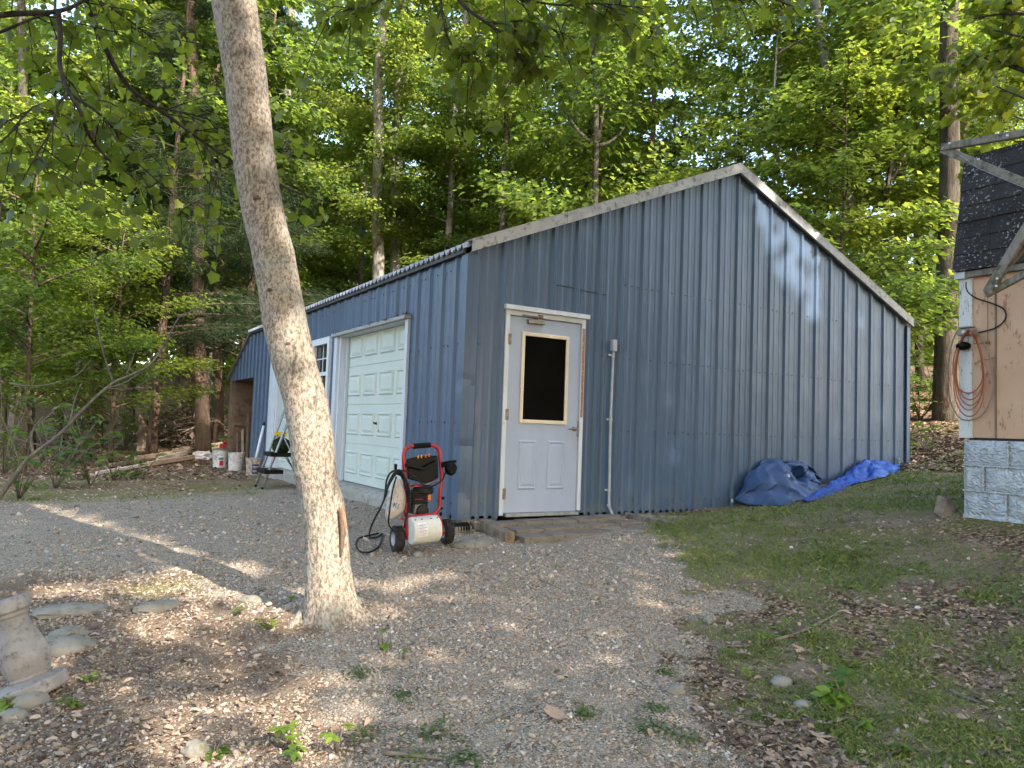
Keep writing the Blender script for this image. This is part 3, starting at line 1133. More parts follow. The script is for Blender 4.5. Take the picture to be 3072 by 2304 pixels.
def siding(mb, s0, s1, off, top, bot, holes, fmap, extra=()):
    xs, hs = rib_profile(s0, s1, off)
    br = sorted(set([s0, s1] + [float(x) for x in xs if s0 < x < s1] + [h for q in holes for h in q[:2] if s0 < h < s1] + list(extra)))
    for a, b in zip(br[:-1], br[1:]):
        if b - a < 1e-5:
            continue
        ha, hb = np.interp(a, xs, hs), np.interp(b, xs, hs)
        spans = [(bot(a), bot(b), top(a), top(b))]
        for h0, h1, z0, z1 in holes:
            if a >= h0 - 1e-6 and b <= h1 + 1e-6:
                spans = [(z1, z1, top(a), top(b))]
                if z0 > bot(a) + .02:
                    spans.append((bot(a), bot(b), z0, z0))
        for ba, bb, ta, tb in spans:
            mb.add([fmap(a, ha, ba), fmap(b, hb, bb), fmap(b, hb, tb), fmap(a, ha, ta)], [(0, 1, 2, 3)])


def frustum_panel(mb, fmap, a0, a1, z0, z1, inset=.03, h=.012):
    """raised panel: a groove frame and a field standing proud; fmap(a, depth, z)"""
    i1, i2 = inset * .45, inset
    rings = []
    for q, d in ((0, 0.0005), (i1, h), (i1 * 1.5, h), (i2 * 1.2, .002), (i2 * 2.2, h * .8)):
        rings.append([fmap(a0 + q, d, z0 + q), fmap(a1 - q, d, z0 + q), fmap(a1 - q, d, z1 - q), fmap(a0 + q, d, z1 - q)])
    vs = [p for r_ in rings for p in r_]
    fs = []
    for k in range(len(rings) - 1):
        for j in range(4):
            j2 = (j + 1) % 4
            fs.append((k * 4 + j, k * 4 + j2, k * 4 + 4 + j2, k * 4 + 4 + j))
    n = (len(rings) - 1) * 4
    fs.append((n, n + 1, n + 2, n + 3))
    mb.add(vs, fs)


GM = lambda s, d, z: (s, -d, z)
SM = lambda s, d, z: (-d, s, z)


def screws(mb, fmap, s0, s1, off, zs, skip=()):
    r = random.Random(3)
    k = math.floor((s0 - off) / PITCH_RIB)
    while off + k * PITCH_RIB < s1:
        c = off + k * PITCH_RIB
        for z in zs:
            for d in (.062, -.062, .155):
                s = c + d
                if s0 + .02 < s < s1 - .02 and not any(a < s < b and za < z < zb for a, b, za, zb in skip):
                    if r.random() < .8:
                        zz = z + r.uniform(-.006, .006)
                        p = [fmap(s + .0085 * math.cos(t * PI / 3), .003, zz + .0085 * math.sin(t * PI / 3)) for t in range(6)]
                        e = Vector(fmap(0, .008, 0)) - Vector(fmap(0, 0, 0))
                        mb.prism(p, e)
        k += 1


def build_garage():
    B = thing('metal_garage', 'long blue ribbed metal garage building with white doors and grey roof trim', 'garage', (0, 0, .2))
    zb = .29
    # gable wall
    mb = MB()
    siding(mb, 0, XR, .098, gable_top, lambda s: zb - .02 if s < 3 else .2, [(.44, 1.45, .0, 2.40)], GM, (XK,))
    mb.cur = 1
    screws(mb, GM, 0.05, XR - .05, .098, (.42, 1.205, 2.025), [(.42, 1.50, 0, 2.5)])
    screws(mb, GM, 2.0, 5.9, .098, (2.86,), [])
    mb.build('gable_wall', [M['siding'], M['screw']], B, fix=False)
    mb = MB()                                        # a crease across two sheets above the door
    mb.tube([(1.02, -.004, 2.735), (1.25, -.006, 2.74), (1.50, -.005, 2.72), (1.74, -.006, 2.715)], .0035, 5)
    mb.build('crease', M['ink'], B)
    # driveway wall
    mb = MB()
    holes = [(1.40, 3.93, .0, 2.42), (4.22, 5.04, 1.38, 2.42), (5.42, 7.40, .0, 2.36), (9.13, 9.5, .0, 2.02)]
    siding(mb, 0, 9.5, .24, lambda s: 2.93, lambda s: zb - .03, holes, SM)
    mb.cur = 1
    screws(mb, SM, .05, 1.36, .24, (.42, 1.22, 2.02), [])
    screws(mb, SM, .3, 9.3, .24, (2.80,), [])
    mb.build('side_wall', [M['siding'], M['screw']], B, fix=False)
    # far walls (never face the drive)
    mb = MB()
    siding(mb, 0, 9.5, .1, lambda s: 2.94, lambda s: .3, [], lambda s, d, z: (XR + d, s, z))
    mb.build('side_wall', M['siding'], B, fix=False)
    mb = MB()
    siding(mb, 0, XR, .098, gable_top, lambda s: .2, [], lambda s, d, z: (s, 9.12 + d, z), (XK,))
    mb.build('gable_wall', M['siding'], B, fix=False)
    # corner flashing with its dents
    mb = MB()
    n = 40
    for i in range(n):
        z0, z1 = zb - .02 + (2.93 - zb) * i / n, zb - .02 + (2.93 - zb) * (i + 1) / n

        def ring(z):
            dn = .012 * math.exp(-((z - .55) / .10) ** 2) + .010 * math.exp(-((z - .98) / .05) ** 2) + .012 * math.exp(-((z - 1.62) / .07) ** 2)
            w = .004 * math.sin(z * 9)
            return [(.112, -.029, z), (.104, -.036 + dn * .3, z), (.03 + w, -.037 + dn, z), (-.034 + dn * .6, -.038 + dn, z), (-.036 + dn * .5, .03, z), (-.035, .088, z), (-.029, .096, z)]
        a, b = ring(z0), ring(z1)
        mb.add(a + b, [(k, k + 1, k + 8, k + 7) for k in range(6)])
    mb.build('corner_trim', M['siding'], B, smooth=35, fix=False)
    mb = MB()
    mb.bx(XR - .05, XR + .036, -.038, -.031, .35, 2.96)
    mb.bx(XR + .031, XR + .038, -.038, .06, .35, 2.97)
    mb.build('corner_trim', M['siding'], B)
    # roof: finely corrugated sheets, teeth show along the eave
    mb = MB()
    sl = (4.645 - 3.045) / 3.80
    x0, xk = -.085, XK
    zl = lambda x: 2.992 + sl * x
    ys, hs = [], []
    y = -.055
    p = .128
    while y < 9.45:
        for d, h in ((0, 0), (.030, .0), (.064, .052), (.098, .0)):
            ys.append(y + d)
            hs.append(h)
        y += p
    vs, fs = [], []
    for y, h in zip(ys, hs):
        vs += [(x0, y, zl(x0) + h), (xk, y, zl(xk) + h), (XR + .085, y, zl(x0) + h + .02)]
    for i in range(len(ys) - 1):
        a = i * 3
        fs += [(a, a + 1, a + 4, a + 3), (a + 1, a + 2, a + 5, a + 4)]
    mb.add(vs, fs)
    o = mb.build('roof', M['roof'], B, fix=False)
    s = o.modifiers.new('thickness', 'SOLIDIFY')
    s.thickness = .004
    # ridge cap
    mb = MB()
    mb.prism([(xk - .22, -.06, zl(xk) - .09 + .052), (xk, -.06, zl(xk) + .062), (xk + .22, -.06, zl(xk) - .09 + .052), (xk, -.06, zl(xk) + .05)], (0, 9.5, 0))
    mb.build('ridge_cap', M['roof'], B)
    # eave strip under the teeth
    mb = MB()
    mb.bx(-.066, -.036, .0, 9.43, 2.915, 2.982)
    mb.build('eave_trim', M['eave_dark'], B)
    # rake trim: face plate and top flange, one run per slope
    for L, R_ in (((-.012, 2.924), (XK, 4.522)), ((XR + .055, 2.94), (XK, 4.522))):
        mb = MB()
        hh = .122
        a, b = L, R_
        mb.prism([(a[0], -.082, a[1]), (b[0], -.082, b[1]), (b[0], -.082, b[1] + hh), (a[0], -.082, a[1] + hh)], (0, .006, 0))
        mb.prism([(a[0], -.084, a[1] + hh), (b[0], -.084, b[1] + hh), (b[0], -.084, b[1] + hh + .007), (a[0], -.084, a[1] + hh + .007)], (0, .16, 0))
        mb.prism([(a[0], -.076, a[1]), (b[0], -.076, b[1]), (b[0], -.076, b[1] + .006), (a[0], -.076, a[1] + .006)], (0, .022, 0))
        # lapped joints of the trim
        for f in (.30, .64) if a[0] < 1 else (.35, .7):
            x = a[0] + (b[0] - a[0]) * f
            z = a[1] + (b[1] - a[1]) * f
            mb.prism([(x, -.086, z - .001), (x + .12, -.086, z - .001 + .12 * sl * (1 if a[0] < 1 else -1)), (x + .12, -.086, z + hh + .004 + .12 * sl * (1 if a[0] < 1 else -1)), (x, -.086, z + hh + .004)], (0, .0035, 0))
        mb.build('rake_trim', M['trim_grey'], B)
    # sill timber in the shadow below the steel
    for q in ((.03, .44, .0, .12), (1.46, 3.2, .0, .12), (.0, .12, .13, 1.39), (.0, .12, 3.95, 9.1)):
        mb = MB()
        mb.bx(*q, .02, .30)
        mb.build('sill_timber', M['wood_grey'], B)

    # ---- entry door
    D = MB()
    D.bx(.494, 1.404, -.014, .03, .325, 2.345)
    for a0, a1 in ((.655, .872), (1.012, 1.236)):
        frustum_panel(D, lambda s_, d, z: (s_, -.0145 - d, z), a0, a1, .56, 1.07, .028, .011)
    door = D.build('entry_door', M['door_paint'], B)
    door['label'] = 'pale blue half glazed entry door with two raised panels'
    g = MB()
    for x0_, x1_, z0, z1 in ((.645, .683, 1.245, 2.193), (1.207, 1.245, 1.245, 2.193), (.683, 1.207, 1.245, 1.283), (.683, 1.207, 2.155, 2.193)):
        g.bx(x0_, x1_, -.034, -.014, z0, z1)
    g.build('glazing_frame', M['cream'], door, bevel=.006)
    g = MB()
    g.bx(.682, 1.208, -.021, -.0155, 1.282, 2.156)
    g.build('pane', M['glass_dark'], door)
    h = MB()
    h.lathe([(.0, 0), (.027, 0), (.027, .012), (.016, .018), (.013, .05), (0, .05)], (1.352, -.014, 1.205), Matrix.Rotation(PI / 2, 3, 'X'), 14)
    h.tube([(1.352, -.058, 1.205), (1.335, -.062, 1.206), (1.285, -.06, 1.203), (1.262, -.052, 1.198)], [.011, .011, .010, .009], 8)
    h.bx(1.392, 1.412, -.022, -.014, 1.12, 1.29)
    h.build('handle', M['steel'], door, smooth=40)
    c = MB()
    c.bx(.70, .905, -.062, -.0145, 2.283, 2.330)
    c.build('door_closer', M['steel'], door, bevel=.008)
    c = MB()
    c.tube([(.80, -.066, 2.338), (.84, -.09, 2.352), (.62, -.058, 2.360)], .008, 6)
    c.tube([(.84, -.09, 2.352), (.86, -.05, 2.370)], .008, 6)
    c.bx(.83, .885, -.047, -.036, 2.352, 2.385)
    c.build('closer_arm', M['brown_metal'], door)
    for z in (2.10, 1.325, .52):
        h = MB()
        h.lathe([(0, -.06), (.0095, -.06), (.0095, .06), (0, .06)], (.489, -.032, z), None, 8)
        h.bx(.47, .508, -.0385, -.0355, z - .055, z + .055)
        h.build('hinge', M['brown_metal'], door, smooth=40)
    f = MB()
    f.bx(.436, .486, -.0355, .02, .30, 2.402)
    f.bx(1.410, 1.456, -.0355, .02, .33, 2.402)
    f.bx(.486, 1.410, -.0355, .02, 2.352, 2.402)
    fr = f.build('door_frame', M['white_trim'], B, bevel=.003)
    f = MB()
    f.bx(1.417, 1.447, -.0378, -.0356, 1.33, 2.30)
    f.build('rusty_edge', M['rust'], fr)
    f = MB()
    f.bx(.412, 1.486, -.072, -.002, 2.404, 2.452)
    f.build('drip_cap', M['white_trim'], fr, bevel=.004)
    f = MB()
    f.bx(.50, 1.405, -.075, -.015, .288, .322)
    f.build('threshold', M['alu'], fr, bevel=.004)

    # ---- first garage door, set back in its opening
    def gdoor(y0, y1, z0, z1, xd, name, label, ncol=4, handle=True):
        mb = MB()
        H = (z1 - z0) / 4
        for k in range(4):
            a, b = z0 + k * H + .003, z0 + (k + 1) * H - .003
            mb.bx(xd, xd + .04, y0, y1, a, b)
            W = (y1 - y0) / ncol
            for j in range(ncol):
                frustum_panel(mb, lambda s_, d, z: (xd - .0005 - d, s_, z), y0 + j * W + .06, y0 + (j + 1) * W - .06, a + .115, b - .10, .035, .022)
        mb.bx(xd + .012, xd + .05, y0, y1, z0, z1)
        d = mb.build(name, M['white_paint'], B)
        d['label'] = label
        if handle:
            p = at(1133, 1270, 0, xd)
            hb = MB()
            hb.lathe([(0, 0), (.03, 0), (.03, .008), (.012, .012), (.012, .04), (0, .04)], tuple(p), Matrix.Rotation(-PI / 2, 3, 'Y'), 12)
            hb.tube([(xd - .042, p[1] - .045, p[2] - .01), (xd - .045, p[1], p[2]), (xd - .042, p[1] + .045, p[2] + .012)], [.008, .012, .008], 6)
            hb.build('handle', M['black'], d, smooth=40)
            p = at(1136, 1292, 0, xd)
            hb = MB()
            hb.lathe([(0, 0), (.016, 0), (.013, .012), (0, .012)], tuple(p), Matrix.Rotation(-PI / 2, 3, 'Y'), 10)
            hb.build('lock', M['ink'], d, smooth=40)
        return d
    gdoor(1.46, 3.765, .365, 2.50, .12, 'garage_door', 'white panelled overhead garage door with black handle')
    mb = MB()
    mb.bx(-.038, .0, 1.372, 1.432, .30, 2.40)          # right jamb face
    mb.bx(-.036, .165, 1.432, 1.458, .30, 2.40)
    mb.bx(-.042, -.008, 3.86, 3.985, .30, 2.40)        # left jamb, two boards and the stop
    mb.bx(-.008, .165, 3.80, 3.93, .30, 2.41)
    mb.bx(.075, .115, 3.755, 3.80, .36, 2.41)
    mb.bx(-.03, .165, 1.458, 3.80, 2.392, 2.418)
    f1 = mb.build('garage_door_frame', M['white_trim'], B, bevel=.004)
    mb = MB()
    mb.bx(-.085, -.001, 1.365, 4.02, 2.402, 2.446)
    mb.build('drip_cap', M['trim_grey'], f1, bevel=.004)
    # crumbs of dead leaves on the cap
    r = np.random.default_rng(3)
    n = 130
    P = np.stack([r.uniform(-.09, -.03, n), 1.4 + 2.6 * r.beta(.6, 1.1, n), np.full(n, 2.447)], -1)
    leaves('leaf_crumbs', P, r.normal(size=(n, 3)) * (1, 1, .5), r.normal(size=(n, 3)), r.uniform(.015, .05, n), LEAF_DIAMOND, M['dry_leaf'], r.random(n) * .5, f1)
    # concrete sill
    mb = MB()
    mb.prism([(-.11, 1.35, .0), (.35, 1.35, .0), (.35, 1.35, .362), (-.02, 1.35, .352), (-.11, 1.35, .31)], (0, 2.7, 0))
    mb.build('concrete_sill', M['conc'], B, bevel=.012)

    # ---- window
    w = MB()
    y0, y1, z0, z1 = 4.205, 5.055, 1.36, 2.44
    for q in ((y0, y0 + .085, z0, z1), (y1 - .085, y1, z0, z1), (y0 + .085, y1 - .085, z1 - .10, z1), (y0 + .085, y1 - .085, z0, z0 + .07)):
        w.bx(-.05, .01, *q)
    w.bx(-.034, .005, y0 + .085, y1 - .085, 1.865, 1.925)
    win = w.build('window', M['white_pl'], B, bevel=.006)
    w = MB()
    w.bx(.012, .018, y0 + .05, y1 - .05, z0 + .04, z1 - .04)
    w.build('pane', M['glass_win'], win)
    w = MB()
    ym = (y0 + y1) / 2
    for za, zc in ((z0 + .07, 1.865), (1.925, z1 - .10)):
        w.bx(.002, .0105, ym - .008, ym + .008, za, zc)
        zm = (za + zc) / 2
        w.bx(.0025, .010, y0 + .085, ym - .008, zm - .008, zm + .008)
        w.bx(.0025, .010, ym + .008, y1 - .085, zm - .008, zm + .008)
    w.build('muntin', M['white_pl'], win)

    # ---- second garage door behind the tree
    gdoor(5.45, 7.22, .33, 2.40, .10, 'garage_door', 'white overhead garage door half hidden by the leaning tree', 3, False)
    mb = MB()
    mb.bx(-.04, -.006, 7.28, 7.66, .25, 2.37)
    mb.bx(-.006, .15, 7.22, 7.40, .25, 2.37)
    mb.bx(-.04, .15, 5.37, 5.45, .25, 2.37)
    mb.bx(-.04, .15, 5.37, 7.66, 2.372, 2.45)
    mb.build('garage_door_frame', M['white_trim'], B, bevel=.004)
    mb = MB()
    mb.bx(-.10, .3, 5.3, 7.7, .0, .325)
    mb.build('concrete_sill', M['conc'], B, bevel=.012)

    # ---- lean-to bay
    top = lambda s: 2.90 + (2.045 - 2.90) * (s - 9.5) / (11.5 - 9.5)
    mb = MB()
    mb2 = MB()
    siding(mb2, 9.5, 11.5, .24, top, lambda s: 2.02, [], SM)
    mb2.build('lean_to_wall', M['siding'], B, fix=False)
    mb = MB()
    mb.prism([(-.06, 9.45, 2.975), (-.06, 11.56, 2.07), (-.06, 11.56, 2.045), (-.06, 9.45, 2.945)], (5.2, 0, 0))
    mb.build('lean_to_roof', M['roof'], B)
    mb = MB()
    mb.bx(.0, .10, 11.30, 11.44, .1, 2.02)
    mb.build('lean_to_post', M['wood_brown'], B, bevel=.005)
    mb = MB()
    mb.bx(.10, 5.0, 11.30, 11.33, .15, 2.05)
    mb.bx(5.0, 5.03, 9.5, 11.33, .15, 2.6)
    mb.build('lean_to_end_wall', M['plywood'], B)
    mb = MB()
    mb.beam((.15, 11.27, 1.75), (1.35, 11.27, .75), .04, .09, (0, 1, 0))
    mb.bx(.1, 3.2, 11.245, 11.285, 1.02, 1.09)
    mb.build('brace', M['wood_brown'], B)

    # ---- conduit on the gable wall
    mb = MB()
    mb.tube([(1.838, -.05, 2.10), (1.825, -.05, 1.3), (1.835, -.05, .45), (1.84, -.052, .36), (1.862, -.075, .29), (1.885, -.10, .20)], .0145, 10)
    cd = mb.build('conduit', M['conduit'], B, smooth=50)
    mb = MB()
    mb.bx(1.803, 1.865, -.085, -.031, 2.085, 2.215)
    mb.build('junction_box', M['conduit'], cd, bevel=.008)
    for z in (2.04, 1.325, .545, .375):
        mb = MB()
        mb.lathe([(.0185, -.012), (.0185, .012)], (1.832, -.05, z), None, 10)
        if z > .5:
            mb.bx(1.778, 1.818, -.045, -.031, z - .01, z + .01)
        mb.build('strap', M['conduit'], cd)
    return B


build_garage()


def build_landing():
    r = random.Random(4)
    # concrete pavers, one by one, tilted a little
    mb = MB()
    L = thing('paver_landing', 'dusty brown paver landing in front of the pale blue entry door', 'landing', (1.1, -.45, .2))
    k = 0
    for j in range(3):
        for i in range(5):
            x = .42 + i * .315 + (j % 2) * .05 + r.uniform(-.006, .006)
            y = -.21 - j * .245 + r.uniform(-.006, .006)
            z = .262 - .030 * j + .006 * i + r.uniform(-.003, .003)
            Mx = Matrix.Rotation(r.uniform(-.012, .012), 3, 'X') @ Matrix.Rotation(r.uniform(-.01, .01), 3, 'Y') @ Matrix.Rotation(r.uniform(-.03, .03), 3, 'Z')
            m = MB()
            m.box((x, y, z - .05), (.312, .242, .10), Mx)
            m.build('paver', M['paver'], L, bevel=.007)
    a, b = ghit(1432, 1580), ghit(1530, 1628)
    m = MB()
    m.beam((a[0], a[1], a[2] + .05), (b[0], b[1], b[2] + .045), .10, .10)
    tag(m.build('landscape_timber', M['wood_brown'], None, bevel=.012), 'rotting square timber along the left edge of the paver landing', 'timber')
    a, b = (2.02, -.12, .27), (2.12, -.75, .235)
    m = MB()
    m.beam(a, b, .035, .07)
    m.beam((2.06, -.2, .262), (2.75, -.62, .262), .03, .05)
    tag(m.build('edging_board', M['wood_grey'], None, bevel=.006), 'thin grey edging board at the right end of the paver landing', 'board')
    # corrugated drain pipe by the corner
    c = ghit(1312, 1607)
    prof = []
    for i in range(24):
        prof.append((.058 if i % 2 else .047, i * .017))
    prof += [(.040, 23 * .017), (.040, 0)]
    m = MB()
    Mx = Matrix.Rotation(math.radians(8), 3, 'Z') @ Matrix.Rotation(PI / 2, 3, 'Y')
    m.lathe(prof, (c[0] - .02, c[1] + .05, c[2] + .045), Mx, 20, True)
    tag(m.build('drain_pipe', M['black_matt'], None, smooth=30), 'black corrugated drain pipe lying at the corner of the metal garage', 'pipe')
    st = MB()
    p = ghit(1420, 1640)
    st.blob((p[0], p[1], p[2] + .01), (.20, .11, .06), 3, .07, 5)
    tag(st.build('flat_stone', M['stone'], None, smooth=50), 'flat grey stone half buried in front of the corrugated drain pipe', 'stone')
    st = MB()
    st.box((-.01, -.055, .14), (.24, .10, .16), Matrix.Rotation(.2, 3, 'Z'))
    st.box((.26, -.04, .20), (.26, .08, .12), Matrix.Rotation(.05, 3, 'Z'))
    tag(st.build('mossy_block', M['stone'], None, bevel=.015), 'mossy stone block under the dented corner of the metal garage', 'block')


build_landing()

# ------------------------------------------------------------------ pressure washer
def smooth_path(pts, n=6):
    pts = [Vector(p) for p in pts]
    out = []
    for i in range(len(pts) - 1):
        p0, p1, p2, p3 = pts[max(i - 1, 0)], pts[i], pts[i + 1], pts[min(i + 2, len(pts) - 1)]
        for k in range(n):
            t = k / n
            out.append(.5 * ((2 * p1) + (-p0 + p2) * t + (2 * p0 - 5 * p1 + 4 * p2 - p3) * t * t + (-p0 + 3 * p1 - 3 * p2 + p3) * t ** 3))
    out.append(pts[-1])
    return out


def build_washer():
    Y0 = -.62
    P = lambda u, v, y=Y0: Vector(tuple(at(u, v, 1, y)))
    W = thing('pressure_washer', 'red framed pressure washer on two wheels standing by the garage corner', 'pressure washer', (-.65, -.6, .1))
    r = .017
    # tubular frame: two uprights joined by the handle
    path = [P(1217, 1548), P(1216, 1480), P(1214, 1420), P(1211, 1375), P(1214, 1352), P(1226, 1341), P(1245, 1338), P(1290, 1335), P(1306, 1339), P(1317, 1352), P(1321, 1385), P(1325, 1430), P(1320, 1480), P(1318, 1522), P(1306, 1537), P(1288, 1548)]
    mb = MB()
    mb.tube(smooth_path(path, 4), r, 10)
    mb.build('frame', M['red'], W, smooth=True)
    mb = MB()
    mb.tube([P(1240, 1339), P(1265, 1337), P(1290, 1335)], .0235, 10)
    mb.build('grip', M['black_matt'], W, smooth=40)
    # base frame in front of the wheels
    mb = MB()
    y1 = Y0 - .12
    mb.tube(smooth_path([P(1226, 1618, y1), P(1222, 1585, y1), P(1222, 1562, y1), P(1232, 1553, y1), P(1265, 1549, y1), P(1300, 1545, y1), P(1313, 1551, y1), P(1321, 1572, y1), P(1323, 1607, y1)], 4), .021, 10)
    mb.tube([P(1219, 1552), P(1228, 1556, y1)], .017, 8)
    mb.tube([P(1303, 1541), P(1308, 1549, y1)], .017, 8)
    mb.tube([P(1190, 1616), P(1340, 1598)], .012, 8)
    pl = [P(1226, 1556), P(1308, 1547)]
    mb.beam(pl[0] + Vector((0, .05, -.02)), pl[1] + Vector((0, .05, -.02)), .26, .02)
    mb.build('base_frame', M['red'], W, smooth=40)
    # wheels
    for (u, v, rad, yo) in ((1192, 1622, .104, -.02), (1340, 1600, .104, .05)):
        c = P(u, v, Y0 + yo)
        c.z = float(gzr(c.x, c.y)) + rad + .01
        w = .078
        Mx = Matrix.Rotation(math.radians(-4), 3, 'Z') @ Matrix.Rotation(PI / 2, 3, 'Y')
        mb = MB()
        mb.lathe([(rad * .56, -w / 2), (rad * .9, -w / 2), (rad, -w * .36), (rad * 1.01, 0), (rad, w * .36), (rad * .9, w / 2), (rad * .56, w / 2), (rad * .54, 0)], c, Mx, 36, True)
        for k in range(26):          # tread blocks
            for q, ph in ((-.30, 0), (.0, .5), (.30, 0)):
                a = 2 * PI * (k + ph) / 26
                p = Vector((math.cos(a) * rad * 1.0, math.sin(a) * rad * 1.0, q * w))
                R3 = Mx @ Matrix.Rotation(a, 3, 'Z')
                mb.box(c + Mx @ p, (.010, .013, .019), R3)
        wh = mb.build('wheel', M['tyre'], W, smooth=35)
        mb = MB()
        mb.lathe([(0, -w * .32), (.018, -w * .34), (.02, -w * .2), (rad * .42, -w * .18), (rad * .5, -w * .42), (rad * .58, -w * .5), (rad * .58, w * .5), (rad * .4, w * .2), (0, w * .2)], c, Mx, 28)
        mb.build('rim', M['rim'], wh, smooth=35)
    # black instrument and nozzle panel
    mb = MB()
    y2 = Y0 - .005
    outl = [(1222, 1378), (1250, 1371), (1290, 1367), (1312, 1367), (1314, 1384), (1316, 1432), (1298, 1442), (1275, 1450), (1252, 1444), (1226, 1437)]
    mb.prism([P(u, v, y2) for u, v in outl], (0, .035, 0))
    mb.prism([P(u, v, y2 - .055) for u, v in ((1222, 1390), (1272, 1402), (1313, 1381), (1313, 1390), (1274, 1412), (1222, 1400))], (0, .06, 0))
    pan = mb.build('nozzle_panel', M['black'], W, bevel=.006)
    mb = MB()
    for u, v in ((1254, 1376), (1264, 1374), (1277, 1373), (1287, 1371)):
        mb.lathe([(0, 0), (.006, 0), (.008, .02), (.004, .03), (0, .03)], P(u, v, y2 - .012), None, 8)
    mb.build('nozzle', M['orange'], pan)
    mb = MB()
    mb.prism([P(u, v, y2 - .01) for u, v in ((1228, 1446), (1262, 1458), (1316, 1436), (1318, 1441), (1270, 1466), (1228, 1458))], (0, .03, 0))
    mb.build('shroud', M['engine_grey'], W, bevel=.004)
    # engine
    mb = MB()
    yb = Y0 + .10
    def blk(u0, u1, v0, v1, y, d):
        a, b = P(u0, v1, y), P(u1, v0, y)
        mb.box(((a.x + b.x) / 2, y + d / 2, (a.z + b.z) / 2), (b.x - a.x, d, b.z - a.z))
    blk(1238, 1284, 1505, 1542, Y0 - .06, .24)
    for i in range(5):
        blk(1233 - i % 2 * 2, 1286, 1476 + i * 7.5, 1480 + i * 7.5, Y0 - .11, .28)
    blk(1238, 1282, 1474, 1508, Y0 - .09, .25)
    mb.lathe([(0, 0), (.085, 0), (.10, .02), (.098, .055), (.07, .075), (0, .08)], P(1266, 1482, Y0 - .02), None, 20)
    mb.lathe([(.0, .0), (.06, 0), (.055, .05), (0, .06)], P(1262, 1532, Y0 - .07), Matrix.Rotation(PI / 2, 3, 'X'), 16)
    en = mb.build('engine', M['engine'], W, bevel=.004)
    mb = MB()
    blk(1243, 1276, 1512, 1541, Y0 - .10, .04)
    blk(1238, 1250, 1458, 1474, Y0 - .04, .08)
    mb.build('crankcase', M['engine_grey'], en, bevel=.006)
    mb = MB()
    blk(1283, 1294, 1478, 1503, Y0 - .09, .05)
    mb.build('fuel_valve', M['orange'], en, bevel=.004)
    mb = MB()
    blk(1243, 1272, 1455, 1461, Y0 - .08, .12)
    blk(1245, 1270, 1497, 1500, Y0 - .115, .02)
    mb.build('starter_cover', M['red'], en, bevel=.003)
    # ivory drum with its warning sticker
    mb = MB()
    y3 = Y0 - .165
    a, b = P(1229, 1593, y3), P(1311, 1584, y3)
    ax = (b - a).normalized()
    Mx = ax.to_track_quat('Z', 'X').to_matrix()
    L = (b - a).length
    R = .113
    mb.lathe([(0, 0), (R * .92, 0), (R, .008), (R, L - .008), (R * .92, L), (0, L)], a, Mx, 40)
    dr = mb.build('drum', M['ivory'], W, smooth=40)
    mb = MB()
    fr_ = ax.cross(Vector((0, 0, 1))).normalized()
    if fr_.y > 0:
        fr_ = -fr_
    up = fr_.cross(ax)
    if up.z < 0:
        up = -up

    def on(t, ang, k):
        return a + ax * t + (fr_ * math.cos(ang) + up * math.sin(ang)) * (R + k)
    n = 8
    vs = [on(t, -.35 + 1.05 * i / n, .0012) for i in range(n + 1) for t in (L * .13, L * .45)]
    mb.add(vs, [(2 * i, 2 * i + 1, 2 * i + 3, 2 * i + 2) for i in range(n)])
    mb.build('warning_sticker', M['sticker'], dr, fix=False)
    mb = MB()
    for i, (t0, t1) in enumerate(((.26, .32), (.15, .43), (.15, .40), (.15, .43), (.15, .36), (.15, .43), (.15, .41), (.15, .43), (.15, .38))):
        an = .62 - i * .105
        th = .034 if i in (1, 3, 5) else .016
        vs = [on(L * t0, an, .002), on(L * t1, an, .002), on(L * t1, an - th, .002), on(L * t0, an - th, .002)]
        mb.add(vs, [(0, 1, 2, 3)])
    mb.build('sticker_print', M['ink'], dr, fix=False)
    mb = MB()
    for t in (.10, .33, .66, .90):
        p = on(L * t, .98, .0)
        mb.lathe([(0, 0), (.007, 0), (.006, .008), (0, .008)], p, None, 8)
    mb.build('bolt', M['ink'], dr)
    # trigger gun clipped to the right side
    mb = MB()
    yg = Y0 - .03
    mb.tube([P(1326, 1390, yg), P(1345, 1386, yg), P(1368, 1384, yg)], .012, 8)
    mb.tube([P(1326, 1398, yg), P(1342, 1394, yg)], .016, 8)
    c = P(1352, 1406, yg)
    mb.lathe([(0, -.03), (.05, -.03), (.06, -.015), (.06, .015), (.05, .03), (0, .03)], c, Matrix.Rotation(.5, 3, 'Z') @ Matrix.Rotation(PI / 2, 3, 'X'), 20)
    mb.tube([P(1357, 1386, yg), P(1369, 1403, yg), P(1364, 1417, yg), P(1352, 1425, yg)], .010, 8)
    mb.tube([P(1332, 1424, yg), P(1342, 1415, yg)], .007, 6)
    mb.build('trigger_gun', M['black'], W, smooth=40)
    # axle side bits
    mb = MB()
    mb.tube([P(1322, 1495), P(1332, 1494)], .012, 8)
    mb.tube([P(1320, 1526), P(1328, 1525)], .010, 8)
    mb.build('clamp_knob', M['black'], W, smooth=40)
    mb = MB()
    mb.tube([P(1187, 1392), P(1187, 1408)], .014, 8)
    mb.tube([P(1187, 1408), P(1189, 1420), P(1214, 1432)], .009, 8)
    mb.build('hose_hook', M['black'], W, smooth=40)

    # bag hung on the hook
    mb = MB()
    yb = Y0 - .03
    sil = [(1186, 1432), (1176, 1450), (1166, 1482), (1158, 1516), (1152, 1556), (1163, 1566), (1182, 1552), (1200, 1545), (1214, 1535), (1216, 1500), (1214, 1470), (1206, 1448), (1198, 1432)]
    n = len(sil)
    cx = sum(p[0] for p in sil) / n
    cy = sum(p[1] for p in sil) / n
    rings = []
